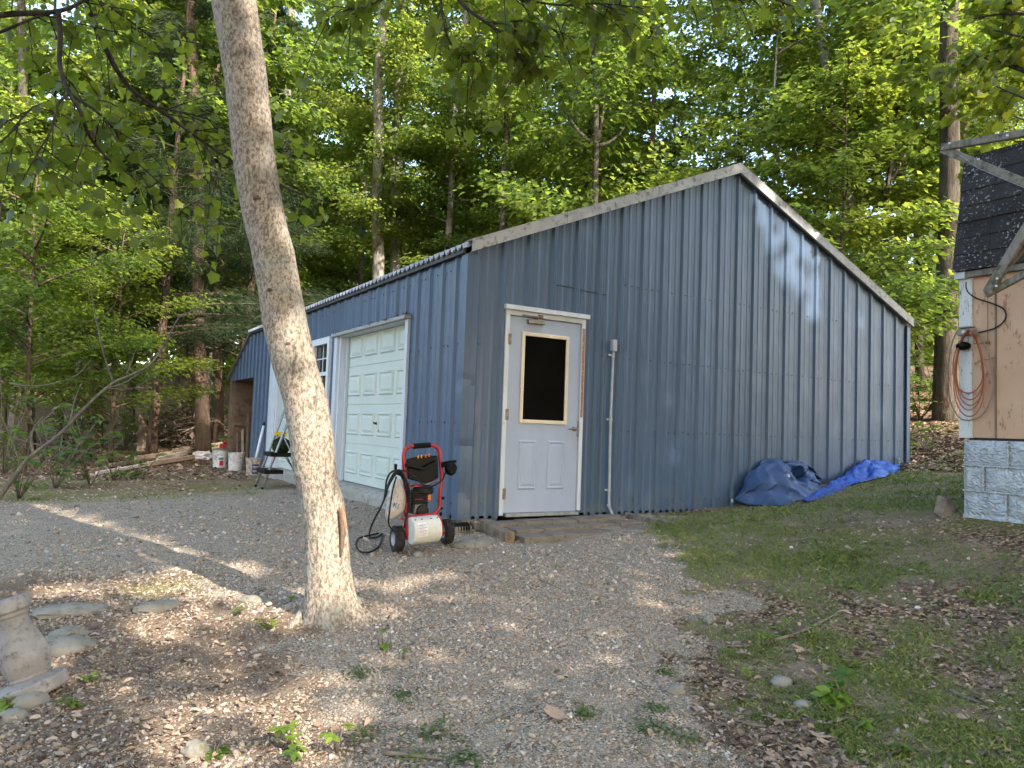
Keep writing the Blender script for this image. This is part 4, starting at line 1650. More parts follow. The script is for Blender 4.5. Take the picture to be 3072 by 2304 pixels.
    for f, d in ((1.0, 0.0), (.92, -.035), (.62, -.065), (.25, -.078)):
        rings.append([P(cx + (u - cx) * f, cy + (v - cy) * f, yb) + Vector((0, d + .012 * math.sin(i * 2.1 + f * 4), 0)) for i, (u, v) in enumerate(sil)])
    back = [[p + Vector((0, 2 * (yb - p.y) * .7, 0)) for p in rg] for rg in rings[1:]]
    vs = [p for rg in rings for p in rg]
    fs = []
    for k in range(3):
        for j in range(n):
            j2 = (j + 1) % n
            fs.append((k * n + j, k * n + j2, k * n + n + j2, k * n + n + j))
    fs.append(tuple(range(3 * n, 4 * n)))
    o_ = len(vs)
    vs += [p for rg in back for p in rg]
    prev = list(range(n))
    for k in range(3):
        cur = [o_ + k * n + j for j in range(n)]
        for j in range(n):
            j2 = (j + 1) % n
            fs.append((prev[j], cur[j], cur[j2], prev[j2]))
        prev = cur
    fs.append(tuple(reversed(prev)))
    mb.add(vs, fs)
    bag = mb.build('canvas_bag', M['canvas'], None, smooth=True)
    s = bag.modifiers.new('soft', 'SUBSURF')
    s.levels = s.render_levels = 1
    tag(bag, 'dirty pale canvas bag with a blue letter hanging beside the pressure washer', 'bag')
    fc = bpy.data.curves.new('letter', 'FONT')
    fc.body = 'K('
    fc.size = .058
    fc.extrude = .001
    fc.shear = .1
    tmp = bpy.data.objects.new('letter', fc)
    COL.objects.link(tmp)
    dg = bpy.context.evaluated_depsgraph_get()
    me = bpy.data.meshes.new_from_object(tmp.evaluated_get(dg))
    bpy.data.objects.remove(tmp)
    p = P(1177, 1521, yb - .085)
    me.transform(Matrix.Translation(p) @ Matrix.Rotation(math.radians(-12), 4, 'Z') @ Matrix.Rotation(math.radians(10), 4, 'Y') @ Matrix.Rotation(PI / 2, 4, 'X'))
    me.materials.clear()
    me.materials.append(M['blue_ink'])
    fo = bpy.data.objects.new('lettering', me)
    COL.objects.link(fo)
    fo.parent = bag
    # hose coiled over the hook, its tail on the gravel
    mb = MB()
    H = lambda u, v, d=0.: P(u, v, yb - .10 + d)
    hp = [H(1213, 1580), H(1222, 1540), H(1228, 1500), H(1222, 1455), H(1207, 1424), H(1190, 1412), H(1172, 1418), H(1160, 1440), H(1156, 1475), H(1152, 1500),
          H(1158, 1476, -.02), H(1168, 1445, -.02), H(1184, 1417, -.02), H(1200, 1411, -.02), H(1215, 1432, -.02), H(1230, 1478, -.02), H(1229, 1530, -.02), H(1224, 1500, .02), H(1214, 1452, .02), H(1197, 1418, .03), H(1180, 1424, .03), H(1163, 1462, .03), H(1157, 1490, .02), H(1164, 1462, .0), H(1180, 1432), H(1196, 1414)]
    mb.tube(smooth_path(hp, 6), .0085, 7)
    hp = [H(1198, 1412, -.01), H(1215, 1412, -.01), H(1240, 1428, -.0), H(1262, 1448, .0), H(1282, 1459, .0), H(1305, 1455, .02), H(1326, 1440, .05), H(1334, 1424, .06)]
    mb.tube(smooth_path(hp, 6), .007, 7)
    hp = [H(1189, 1430), H(1180, 1462, -.02), H(1173, 1500, -.03), H(1168, 1540, -.02), H(1166, 1570), H(1178, 1590), H(1196, 1594), H(1212, 1582), H(1218, 1560)]
    mb.tube(smooth_path(hp, 6), .007, 7)
    g = lambda u, v: Vector(tuple(ghit(u, v))) + Vector((0, 0, .02))
    hp = [H(1154, 1495), H(1143, 1520, .0), H(1128, 1548, .02), H(1115, 1576, .05), g(1108, 1608), g(1112, 1620), g(1130, 1618), g(1148, 1608), g(1140, 1640), g(1122, 1658), g(1100, 1665), g(1078, 1660), g(1068, 1642), g(1074, 1624), g(1092, 1616), g(1110, 1612), g(1135, 1606)]
    mb.tube(smooth_path(hp, 6), .0085, 7)
    tag(mb.build('pressure_hose', M['hose'], None, smooth=True), 'black pressure hose looped over the washer hook and trailing on gravel', 'hose')


build_washer()


# ------------------------------------------------------------------ step ladder
def build_ladder():
    A = Vector(tuple(ghit(794, 1472)))
    Bp = Vector(tuple(ghit(772, 1468)))
    A.x, A.y = -.80, 4.60
    Bp.x, Bp.y = -.80, 5.02
    A.z = float(gzr(A.x, A.y))
    Bp.z = float(gzr(Bp.x, Bp.y))
    g0 = A.z
    T = thing('stepladder', 'grey folding stepladder with black treads standing between the tree and a white door', 'stepladder', (-.6, 4.8, g0))
    top = 1.24
    leanx = .40
    f = lambda y, h: Vector((A.x + leanx * h / top, y, g0 + h))
    ya, yb = A.y, Bp.y
    for y in (ya, yb):
        m = MB()
        m.tube([f(y, .03), f(y, .6), f(y, top - .1)], .0195, 8)
        m.build('front_rail', M['alu'], T, smooth=True)
        m = MB()
        m.tube([f(y, .0), f(y, .09)], .019, 8)
        m.build('rubber_foot', M['black_matt'], T, smooth=40)
    m = MB()
    m.tube(smooth_path([f(ya, top - .1), f(ya, top) + Vector((0, .02, 0)), f((ya + yb) / 2, top + .03), f(yb, top) + Vector((0, -.02, 0)), f(yb, top - .1)], 4), .0135, 8)
    m.build('top_rail', M['alu'], T, smooth=True)
    m = MB()
    m.tube([f(ya + .1, top + .022), f(yb - .1, top + .022)], .024, 8)
    m.build('grip', M['black'], T, smooth=40)
    for h, d in ((.25, .24), (.50, .26), (.0, 0)):
        if not d:
            continue
        m = MB()
        c = f((ya + yb) / 2, h)
        m.box((c.x + d / 2 - .05, c.y, c.z), (d + .03, yb - ya + .05, .06))
        for k in range(5):
            m.box((c.x + d / 2 - .05 - d * .4 + k * d * .2, c.y, c.z + .032), (.012, yb - ya - .02, .006))
        m.build('tread', M['black'], T, bevel=.012)
    for y in (ya + .03, yb - .03):
        m = MB()
        m.tube([f(y, .80), Vector((A.x + .66, y, g0 + .04))], .011, 8)
        m.tube([f(y, .52) + Vector((.19, 0, 0)), Vector((A.x + .52, y, g0 + .30))], .007, 6)
        m.build('back_leg', M['alu'], T, smooth=True)
        m = MB()
        c = f(y, .80)
        m.box((c.x + .02, c.y - .0, c.z), (.085, .045, .06))
        m.build('hinge_clip', M['yellow'], T, bevel=.006)
    m = MB()
    m.tube([Vector((A.x + .60, ya + .03, g0 + .17)), Vector((A.x + .60, yb - .03, g0 + .17))], .008, 6)
    m.build('cross_bar', M['alu'], T, smooth=True)
    # dark cloth bag on the upper tread
    m = MB()
    c = f((ya + yb) / 2, .53)
    m.blob((c.x + .12, c.y - .02, c.z + .10), (.13, .16, .13), 3, .10, 3)
    o = m.build('cloth_bundle', simple('dark_green_black_cloth', (.010, .012, .008), (.03, .045, .012), 14, .95, .1), None, smooth=True)
    tag(o, 'crumpled black cloth lying on the upper tread of the stepladder', 'cloth')


build_ladder()


# ------------------------------------------------------------------ buckets, can, timber by the lean-to
def bucket(u, v, px, mat, name, label, lid=None):
    c = Vector(tuple(ghit(u, v)))
    if c.x > -.2:
        c = Vector(tuple(at(u, v, 0, -.22)))
    c.z = float(gzr(c.x, c.y))
    D = float((c - Vector(tuple(CAM))).dot(Vector(tuple(CF))))
    R = px * D / FPX / 2
    h = R * 2.25
    T = thing(name, label, 'bucket', c, 'buckets by the lean-to')
    m = MB()
    pr = [(0, 0), (R * .86, 0), (R * .87, .02), (R * .95, h * .74), (R * 1.0, h * .75), (R * 1.0, h * .77), (R * .96, h * .78), (R * .97, h * .84), (R * 1.01, h * .85), (R * 1.01, h * .87), (R * .97, h * .88), (R * .99, h * .97), (R * 1.04, h * .975), (R * 1.04, h), (R * .96, h), (R * .92, h * .5), (R * .84, .03), (0, .03)]
    m.lathe(pr, c, None, 28)
    m.build('shell', mat, T, smooth=35)
    m = MB()
    pts = []
    for k in range(13):
        a = PI * k / 12
        pts.append((c.x + R * 1.05 * math.cos(a), c.y - R * .25 - R * .8 * math.sin(a), c.z + h * .86 - R * .9 * math.sin(a) * .9))
    m.tube(pts, .004, 5)
    m.build('wire_handle', M['steel'], T)
    return T, c, R, h


def wrap(m, c, R, h, az, half, z0, z1, k=.004, n=8):
    vs = []
    for i in range(n + 1):
        a = az - half + 2 * half * i / n
        for z in (z0, z1):
            rr = R * (.865 + .085 * z / .74) + k
            vs.append((c.x + rr * math.cos(a), c.y + rr * math.sin(a), c.z + z * h))
    m.add(vs, [(2 * i, 2 * i + 2, 2 * i + 3, 2 * i + 1) for i in range(n)])


def build_junk():
    T, c, R, h = bucket(659, 1402, 46, M['bucket'], 'bucket', 'dirty white bucket with a green lid and a red printed label')
    m = MB()
    m.lathe([(0, h * 1.0), (R * 1.05, h * .995), (R * 1.08, h * 1.0), (R * 1.08, h * 1.04), (R * .98, h * 1.05), (0, h * 1.035)], c, None, 28)
    m.build('lid', M['green_pl'], T, smooth=35)
    az = math.atan2(CAM[1] - c.y, CAM[0] - c.x)
    m = MB()
    wrap(m, c, R, h, az + .15, .38, .10, .70)
    lb = m.build('label', M['white_pl'], T, fix=False)
    m = MB()
    wrap(m, c, R, h, az + .18, .26, .12, .40, .006)
    m.build('label_print', M['red_pl'], lb, fix=False)
    m = MB()
    wrap(m, c, R, h, az + .12, .30, .44, .58, .006)
    m.build('label_print', M['green_pl'], lb, fix=False)
    bucket(707, 1399, 47, M['bucket'], 'bucket', 'open dirty white bucket between the green lidded and the muddy bucket')
    T, c, R, h = bucket(760, 1407, 46, M['bucket2'], 'bucket', 'muddy open bucket with a purple label nearest to the white door')
    m = MB()
    az = math.atan2(CAM[1] - c.y, CAM[0] - c.x)
    wrap(m, c, R, h, az + .25, .45, .10, .66)
    lb = m.build('label', M['purple'], T, fix=False)
    m = MB()
    for z in (.52, .44, .30, .22):
        wrap(m, c, R, h, az + .25, .36, z, z + .025, .006)
    m.build('label_print', M['white_pl'], lb, fix=False)
    # mop handle standing in the muddy bucket
    D = float((c - Vector(tuple(CAM))).dot(Vector(tuple(CF))))
    a, b = Vector(tuple(deep(773, 1352, D + .1))), Vector(tuple(deep(791, 1278, D + .35)))
    a = a + (a - b) * .30
    T = thing('mop_handle', 'white mop handle standing in the muddy bucket against the blue wall', 'handle', a)
    m = MB()
    m.tube([a, b], .026, 8)
    m.build('shaft', M['white_pl'], T, smooth=True)
    m = MB()
    e = b + (b - a) * .18
    m.tube([b, b + (e - b) * .3, e], [.026, .022, .006], 8)
    m.build('tip', M['black'], T, smooth=True)
    # red fuel can behind the buckets
    p = ghit(688, 1376)
    z = float(gzr(p[0], p[1]))
    T = thing('fuel_can', 'red plastic fuel can with a pale spout behind the white buckets', 'fuel can', (p[0], p[1], z))
    m = MB()
    m.bx(p[0] - .22, p[0] + .22, p[1] - .14, p[1] + .14, z, z + .34)
    m.prism([(p[0] - .18, p[1] - .06, z + .34), (p[0] + .06, p[1] - .06, z + .34), (p[0] + .02, p[1] - .06, z + .43), (p[0] - .13, p[1] - .06, z + .43)], (0, .12, 0))
    m.build('body', M['red_pl'], T, bevel=.045)
    m = MB()
    m.tube([(p[0] + .12, p[1], z + .34), (p[0] + .16, p[1], z + .42), (p[0] + .30, p[1], z + .48)], [.03, .025, .016], 8)
    m.build('spout', M['white_pl'], T, smooth=True)
    # boards leaning in the bay
    for u, v0, v1, w, lab in ((728, 1290, 1380, .13, 'pale upright board leaning inside the open lean-to bay'), (712, 1300, 1378, .05, 'thin dark stick leaning inside the open lean-to bay')):
        q0, q1 = at(u, v1, 1, 10.9), at(u - 1, v0, 1, 11.2)
        m = MB()
        m.beam(q0, q1, .03, w, (0, 1, 0))
        tag(m.build('leaning_board', M['wood_tan' if w > .1 else 'wood_brown'], None, bevel=.004), lab, 'board')
    m = MB()
    q0, q1 = at(740, 1384, 1, 10.6), at(744, 1240, 1, 11.1)
    m.beam(q0, q1, .12, .04, (1, 0, 0))
    tag(m.build('leaning_board', M['plywood'], None, bevel=.004), 'dark brown board leaning at the right of the open lean-to bay', 'board')
    # timber pile along the woods edge
    G = lambda u, v, dz=0: Vector(tuple(ghit(u, v))) + Vector((0, 0, dz))
    L = [((290, 1428), (450, 1399), .06, .06, 'wood_pale', 'long whitish board lying nearest to the drive in the timber pile'),
         ((440, 1402), (610, 1374), .10, .09, 'wood_tan', 'thick tan timber lying end to end behind the whitish board'),
         ((400, 1386), (640, 1350), .10, .10, 'wood_tan', 'tan plank lying along the back of the timber pile'),
         ((330, 1404), (430, 1388), .08, .07, 'wood_brown', 'short dark brown board at the left of the timber pile'),
         ((470, 1388), (560, 1366), .06, .10, 'wood_pale', 'short pale broken board on top of the timber pile'),
         ((520, 1366), (668, 1344), .08, .14, 'wood_tan', 'brown plank at the far right end of the timber pile')]
    for (a, b, w, hh, mt, lab) in L:
        m = MB()
        m.beam(G(*a, hh / 2 + .02), G(*b, hh / 2 + .02), w, hh)
        tag(m.build('plank', M[mt], None, bevel=.008), lab, 'plank', 'planks in the timber pile')
    p = G(610, 1378)
    m = MB()
    m.blob((p.x, p.y, p.z + .06), (.26, .18, .13), 3, .25, 8)
    tag(m.build('plastic_sack', M['sticker'], None, smooth=35), 'crumpled whitish plastic sack at the right end of the timber pile', 'sack')
    # black folded yard chair lying on its side
    p = G(270, 1418)
    T = thing('folded_chair', 'black folded chair lying collapsed at the left end of the timber pile', 'chair', p)
    m = MB()
    for a, b in (((236, 1422), (258, 1398)), ((240, 1424), (300, 1412)), ((256, 1400), (266, 1352)), ((268, 1404), (274, 1356)), ((262, 1410), (296, 1404)), ((246, 1420), (270, 1378))):
        q0 = Vector(tuple(deep(a[0], a[1], 16.2)))
        q1 = Vector(tuple(deep(b[0], b[1], 16.3)))
        m.tube([q0, q1], .024, 6)
    m.build('frame', M['black'], T, smooth=40)
    m = MB()
    m.blob(tuple(deep(280, 1408, 16.2)), (.26, .14, .07), 3, .2, 2)
    m.build('seat', M['black_matt'], T, smooth=True)
    m = MB()
    q0, q1 = Vector(tuple(deep(237, 1425, 16.1))), Vector(tuple(deep(248, 1404, 16.1)))
    m.beam(q0, q1, .05, .05)
    m.build('foot_bar', M['alu'], T, bevel=.004)


build_junk()


# ------------------------------------------------------------------ tarpaulins
def drape(name, mat, cols, rows, fn, label, sub=1, seed=1):
    m = MB()
    vs = [fn(i / cols, j / rows) for j in range(rows + 1) for i in range(cols + 1)]
    fs = [(j * (cols + 1) + i, j * (cols + 1) + i + 1, (j + 1) * (cols + 1) + i + 1, (j + 1) * (cols + 1) + i) for j in range(rows) for i in range(cols)]
    m.add(vs, fs)
    o = m.build(name, mat, None, smooth=50, fix=False)
    s = o.modifiers.new('thickness', 'SOLIDIFY')
    s.thickness = .006
    return tag(o, label, 'tarp')


def build_tarps():
    tri = lambda q: abs((q % 1.0) * 2 - 1)          # sharp folds

    # faded sheet heaped against the wall
    def A(s, t):
        x = 3.79 + 1.62 * s
        g = float(gz(x, -.5 * (1 - t)))
        topz = [.40, .60, .74, .86, .905, .895, .89, .885, .86, .80, .66]
        tz = np.interp(s, np.linspace(0, 1, 11), topz)
        bulge = np.interp(t, [0, .2, .55, .85, 1], [0, .30, .72, .95, 1])
        z = g + .012 + (tz - g) * bulge
        ridge = .16 * max(0, 1 - abs(s - .34 - .10 * t) / .10) * (1 - abs(2 * t - 1.1) * .8) + .10 * max(0, 1 - abs(s - .12 - .08 * t) / .07) * (1 - t) - .12 * max(0, 1 - abs(s - .50 + .16 * t) / .12) * t
        cav = .26 * max(0, 1 - abs(s - .70) / .20) * max(0, 1 - abs(t - .50) / .24)
        cr = (tri(s * 3.3 + t * 1.5) - .5) * .09 + (tri(s * 6.1 - t * 2.3 + .3) - .5) * .045 + (abs(2 * float(vnoise(s * 9, t * 6, 4)) - 1) - .5) * .03
        yf = np.interp(s, [0, .22, .5, .75, 1], [-.30, -.62, -.56, -.36, -.16])
        y = yf + (-.06 - yf) * t ** .75 - ridge * .7 + cav * .6 + cr
        return (x + .06 * math.sin(t * 6 + s * 3) * (1 - t), min(y, -.045), max(z - cav * .5 + cr * .3, g + .01))
    o = drape('tarp', M['tarp_faded'], 90, 40, A, 'faded dull blue tarp heaped against the blue gable wall')
    for u, v in ((2196, 1502), (2366, 1427)):
        m = MB()
        p = at(u, v, 1, -.60 if u < 2300 else -.42)
        m.lathe([(.008, 0), (.02, 0), (.02, .004), (.008, .004)], tuple(p), Matrix.Rotation(PI / 2.4, 3, 'X'), 12, True)
        m.build('grommet', M['alu'], o)

    # bright crinkled sheet trailing to the right, with one peaked lump
    def Bf(s, t):
        x = 4.30 + 2.98 * s
        w = np.interp(s, [0, .12, .30, .40, .55, .68, .78, .90, 1], [.06, .10, .14, .16, .20, .30, .32, .22, .03])
        hgt = np.interp(s, [0, .12, .28, .38, .50, .58, .66, .70, .80, .90, 1], [.03, .04, .05, .08, .08, .10, .17, .24, .17, .09, .015])
        yc = np.interp(s, [0, .3, .42, .6, 1], [-.70, -.46, -.26, -.22, -.14])
        y = yc + w * (t - .5) * 1.5
        g = float(gz(x, y))
        prof = np.interp(t, [0, .12, .5, .72, 1], [0, .22, .70, 1., .35])
        rg = lambda a, b, q: abs(2 * float(vnoise(a, b, q)) - 1)
        cr = .5 * (.17 * rg(x * 2.3 + t, t * 2.6 - x * .7, 2) + .13 * rg(x * 5.5 - t * 2, t * 4.5 + x, 3) + .08 * rg(x * 12 + t * 3, t * 9, 9) - .14)
        k = min(1, hgt * 6) * min(1, t * 5)
        return (x + cr * .3, min(y + cr * .5, -.045), max(g + .012 + hgt * prof + cr * k, g + .008))
    drape('tarp', M['tarp_bright'], 190, 34, Bf, 'bright blue crinkled tarp trailing along the foot of the gable wall')
    m = MB()
    p0 = Vector(tuple(ghit(2688, 1406)))
    m.tube(smooth_path([p0 + Vector((-.05, 0, .04)), p0 + Vector((.06, 0, .03)), p0 + Vector((.12, .02, .12)), p0 + Vector((.16, .06, .15)), p0 + Vector((.30, .08, .10))], 4), .008, 6)
    tag(m.build('tarp_rope', M['cord_grey'], None, smooth=True), 'short rope tied to the right end of the bright blue tarp', 'rope')


build_tarps()

# ------------------------------------------------------------------ the peach shed on the right
XS = 3.60


def build_shed():
    S = thing('wooden_shed', 'peach painted wooden shed with black shingle roof on silver block skirting', 'shed', (3.6, -2.9, .5))
    y0, y1 = -2.89, -6.2
    w = lambda u, v: at(u, v, 0, XS)
    mb = MB()
    gy = float(w(2986, 1100)[1])
    mb.bx(XS, XS + .02, gy - .004, -3.0, 1.255, 2.74)
    mb.bx(XS, XS + .02, y1, gy - .012, 1.255, 2.74)
    mb.bx(XS + .006, XS + .03, gy - .02, gy, 1.256, 2.74)
    mb.bx(XS + .03, XS + 2.6, y0 - .04, y0 - .02, 1.255, 3.3)
    mb.build('wall', M['pink'], S)
    mb = MB()
    mb.bx(XS - .022, XS + .09, -3.0, y0 + .004, 1.25, 2.70)
    mb.build('corner_board', M['peel'], S, bevel=.003)
    mb = MB()
    mb.bx(XS - .015, XS + .0, gy - .009, gy - .0, 1.26, 2.68)
    mb.build('batten', M['wood_brown'], S)
    # pressed block skirting, three courses
    mb = MB()
    zt, zb = 1.232, .556
    H = (zt - zb) / 3
    joints = [float(w(3027, 1340)[1]), float(w(2954, 1420)[1]), float(w(3022, 1500)[1])]
    for k in range(3):
        a, b = zt - (k + 1) * H, zt - k * H
        edges = [-2.925, joints[k]]
        while edges[-1] > -6:
            edges.append(edges[-1] - .40)
        for e0, e1 in zip(edges[:-1], edges[1:]):
            g = .007
            q0, q1, q2, q3 = e1 + g, e0 - g, a + g, b - g
            n, m_ = 12, 7
            vs, fs = [], []
            for j in range(m_ + 1):
                for i in range(n + 1):
                    s, t = i / n, j / m_
                    y = q0 + (q1 - q0) * s
                    z = q2 + (q3 - q2) * t
                    ed = min(s * 9, (1 - s) * 9, t * 5, (1 - t) * 5, 1)
                    d = .012 * ed + .012 * ed * (vnoise(y * 22 + 50, z * 30 + y * 9, 3) - .3)
                    vs.append((XS - .002 - d, y, z))
            fs = [(j * (n + 1) + i, j * (n + 1) + i + 1, (j + 1) * (n + 1) + i + 1, (j + 1) * (n + 1) + i) for j in range(m_) for i in range(n)]
            mb.add(vs, fs)
        if k:
            mb.bx(XS - .028, XS - .004, -6, -2.925, b - .006, b + .006)
        for e in edges[1:]:
            mb.bx(XS - .027, XS - .004, e - .006, e + .006, a + .006, b - .006)
    mb.bx(XS + .0005, XS + .03, -6, -2.925, zb, zt)
    mb.bx(XS - .012, XS + .0, -6, -2.922, zb - .02, zb + .012)
    mb.bx(XS, XS + 2.6, -2.945, -2.925, zb, zt)
    mb.build('skirting', M['block'], S, smooth=40)
    mb = MB()
    mb.bx(XS + .02, XS + 2.6, -6, -2.96, .2, 1.26)
    mb.build('floor_frame', M['ink'], S)
    # steep lower roof face in overlapping shingle courses, then the flatter top
    mb = MB()
    p0, p1 = Vector((3.525, 0, 2.768)), Vector((3.709, 0, 3.853))
    n = 7
    yr = -2.862
    rr = random.Random(2)
    for k in range(n):
        a = p0 + (p1 - p0) * (k / n)
        b = p0 + (p1 - p0) * min((k + 1.12) / n, 1.0)
        y = yr + rr.uniform(-.004, .004)
        while y > -6.2:
            wd = .305 + rr.uniform(-.006, .006)
            dx = rr.uniform(-.002, .003)
            dz = rr.uniform(-.006, .006) if y < yr - .01 else 0
            mb.prism([(a.x - .016 + dx, y, a.z + dz), (b.x - .004 + dx, y, b.z), (b.x + .006, y, b.z), (a.x + .004, y, a.z + dz)], (0, -(wd - .003), 0))
            y -= wd
    mb.prism([(3.70, yr + .01, 3.84), (5.2, yr + .01, 4.36), (5.2, yr + .01, 4.40), (3.69, yr + .01, 3.875)], (0, -3.4, 0))
    mb.build('roof', M['shingle'], S)
    mb = MB()
    mb.prism([(3.56, yr - .03, 2.78), (3.72, yr - .03, 3.84), (5.1, yr - .03, 4.3), (5.1, yr - .03, 2.78)], (0, -.02, 0))
    mb.build('gable_wall', M['pink'], S)
    mb = MB()
    fy = float(w(2906, 830)[1])
    mb.bx(3.535, 3.60, fy + .002, yr - .005, 2.700, 2.762)
    mb.build('fascia', M['white_trim'], S, bevel=.003)
    mb = MB()
    mb.bx(3.54, 3.60, -6.2, fy, 2.705, 2.760)
    mb.build('fascia', M['wood_grey'], S, bevel=.003, label='bare weathered grey fascia board')
    mb = MB()
    mb.bx(3.55, 3.62, -6.2, yr - .01, 2.762, 2.775)
    mb.build('eave_board', M['ink'], S)
    # outlet box and lamp
    mb = MB()
    a, b = at(2874, 1008, 0, XS - .06), at(2924, 984, 0, XS - .06)
    mb.bx(XS - .085, XS - .022, b[1], a[1], a[2], b[2])
    mb.bx(XS - .10, XS - .03, b[1] + .005, a[1] - .01, b[2] + .004, b[2] + .018)
    ob = mb.build('outlet_box', M['box_grey'], S, bevel=.005)
    for u in (2890, 2911):
        c = at(u, 996, 0, XS - .086)
        mb = MB()
        mb.lathe([(0, 0), (.017, 0), (.015, .006), (0, .006)], tuple(c), Matrix.Rotation(-PI / 2, 3, 'Y'), 14)
        mb.build('socket', M['ivory'], ob)
    mb = MB()
    c = at(2890, 1038, 0, XS - .06)
    mb.blob((c[0], c[1], c[2]), (.05, .063, .040), 3, .03, 1)
    mb.build('wall_lamp', M['black'], S, smooth=True)
    # wires hanging on the panel
    mb = MB()
    q = lambda u, v, x=XS - .02: Vector(tuple(at(u, v, 0, x)))
    mb.tube(smooth_path([q(2899, 846), q(2899, 862), q(2906, 878), q(2930, 895), q(2975, 910), q(3008, 925), q(3018, 945), q(3010, 966), q(2985, 984), (q(2945, 996)), q(2926, 999)], 5), .0065, 7)
    mb.build('cable', M['hose'], S, smooth=True)
    mb = MB()
    mb.tube([q(2962, 890), q(2963, 1022)], .003, 5)
    mb.tube(smooth_path([q(2920, 1030), q(2940, 1030), q(2962, 1026)], 4), .003, 5)
    mb.tube(smooth_path([q(2925, 1090), q(2950, 1080), q(2975, 1076), q(2990, 1066)], 4), .0025, 5)
    mb.blob(tuple(q(2963, 1027)), (.012, .02, .016), 2, .1, 1)
    mb.build('thin_wire', M['wood_brown'], S)

    # coil of extension cord hung on the box
    T = thing('extension_cord', 'faded orange extension cord coil hanging from the outlet box on the shed', 'extension cord', (XS - .1, -2.95, 2.2))
    r2 = random.Random(9)
    mb = MB()
    pts = []
    for k in range(5):
        cx, cy = 2905 + r2.uniform(-7, 7), 1088 + k * 7
        rx, ry = 58 + r2.uniform(-9, 7), 95 + k * 9 + r2.uniform(-5, 5)
        for i in range(16):
            a = -PI / 2 + 2 * PI * i / 16
            sx = math.cos(a) * rx * (.62 + .38 * (math.sin(a) + 1) / 2)
            xx = XS - .05 - .012 * k - (.055 if math.sin(a) < -.8 else 0)
            pts.append(q(cx + sx, cy + math.sin(a) * ry + (0 if math.sin(a) > -.5 else 4), xx))
    mb.tube(smooth_path(pts, 3), .0062, 6)
    mb.build('cord', M['cord'], T, smooth=True)
    mb = MB()
    pts = [q(2872, 990, XS - .09), q(2853, 1040, XS - .05), q(2845, 1110, XS - .04), q(2846, 1180, XS - .04), q(2862, 1230, XS - .04), q(2885, 1257, XS - .04), q(2920, 1258, XS - .035), q(2950, 1240, XS - .035), q(2972, 1195, XS - .035), q(2978, 1130, XS - .035), q(2965, 1060, XS - .04), q(2938, 1005, XS - .06), q(2920, 990, XS - .09)]
    mb.tube(smooth_path(pts, 5), .006, 6)
    mb.build('cord_loop', M['cord_grey'], T, smooth=True)
    mb = MB()
    mb.tube(smooth_path([q(2848, 1130, XS - .07), q(2842, 1170, XS - .07), q(2840, 1205, XS - .07)], 4), .005, 6)
    mb.lathe([(0, -.03), (.015, -.03), (.017, .0), (.012, .03), (0, .03)], tuple(q(2840, 1214, XS - .07)), None, 8)
    mb.build('plug', M['cord'], T, smooth=True)

    # wedge of wood beside the skirting
    g = ghit(2838, 1551)
    mb = MB()
    mb.prism([(g[0] - .10, g[1] - .02, g[2] + .0), (g[0] + .04, g[1] - .05, g[2] - .02), (g[0] + .20, g[1] + .02, g[2] + .10), (g[0] + .10, g[1] + .05, g[2] + .16)], (.03, .10, .03))
    tag(mb.build('wood_wedge', M['wood_brown'], None, bevel=.006), 'tilted brown wood block lying beside the silver skirting', 'wood block')

    # weathered timber frame in front of the roof
    T = thing('timber_frame', 'weathered grey timber frame jutting out in front of the black shed roof', 'timber frame', (2.9, -3.4, 2.4))
    X = 2.9
    f = lambda u, v, x=X: Vector(tuple(at(u, v, 0, x)))
    for (a, b, wd, hh, x0, x1) in (((2826, 443), (3230, 372), .05, .060, X, X), ((2829, 448), (3230, 612), .05, .066, X + .02, X + .02), ((2963, 879), (3230, 437), .05, .072, X - .02, X - .02),
                                   ((2958, 884), (3230, 741), .05, .052, X + .03, X + .03), ((3028, 790), (3230, 560), .045, .05, X + .06, X + .06)):
        mb = MB()
        mb.beam(f(*a, x0), f(*b, x1), hh, wd, (1, 0, 0))
        mb.build('beam', M['wood_grey'], T, bevel=.006)
    mb = MB()
    mb.tube([f(2870, 458, X - .04), f(2935, 505, X - .04), f(3100, 575, X - .04)], .003, 5)
    mb.build('guy_wire', M['steel'], T)
    for u, v in ((2850, 430), (2990, 858), (2992, 836), (3023, 407), (2936, 478)):
        mb = MB()
        mb.lathe([(0, 0), (.010, 0), (.008, .012), (0, .012)], f(u, v, X - .05), Matrix.Rotation(-PI / 2, 3, 'Y'), 8)
        mb.build('bolt', M['white_pl'], T)


build_shed()


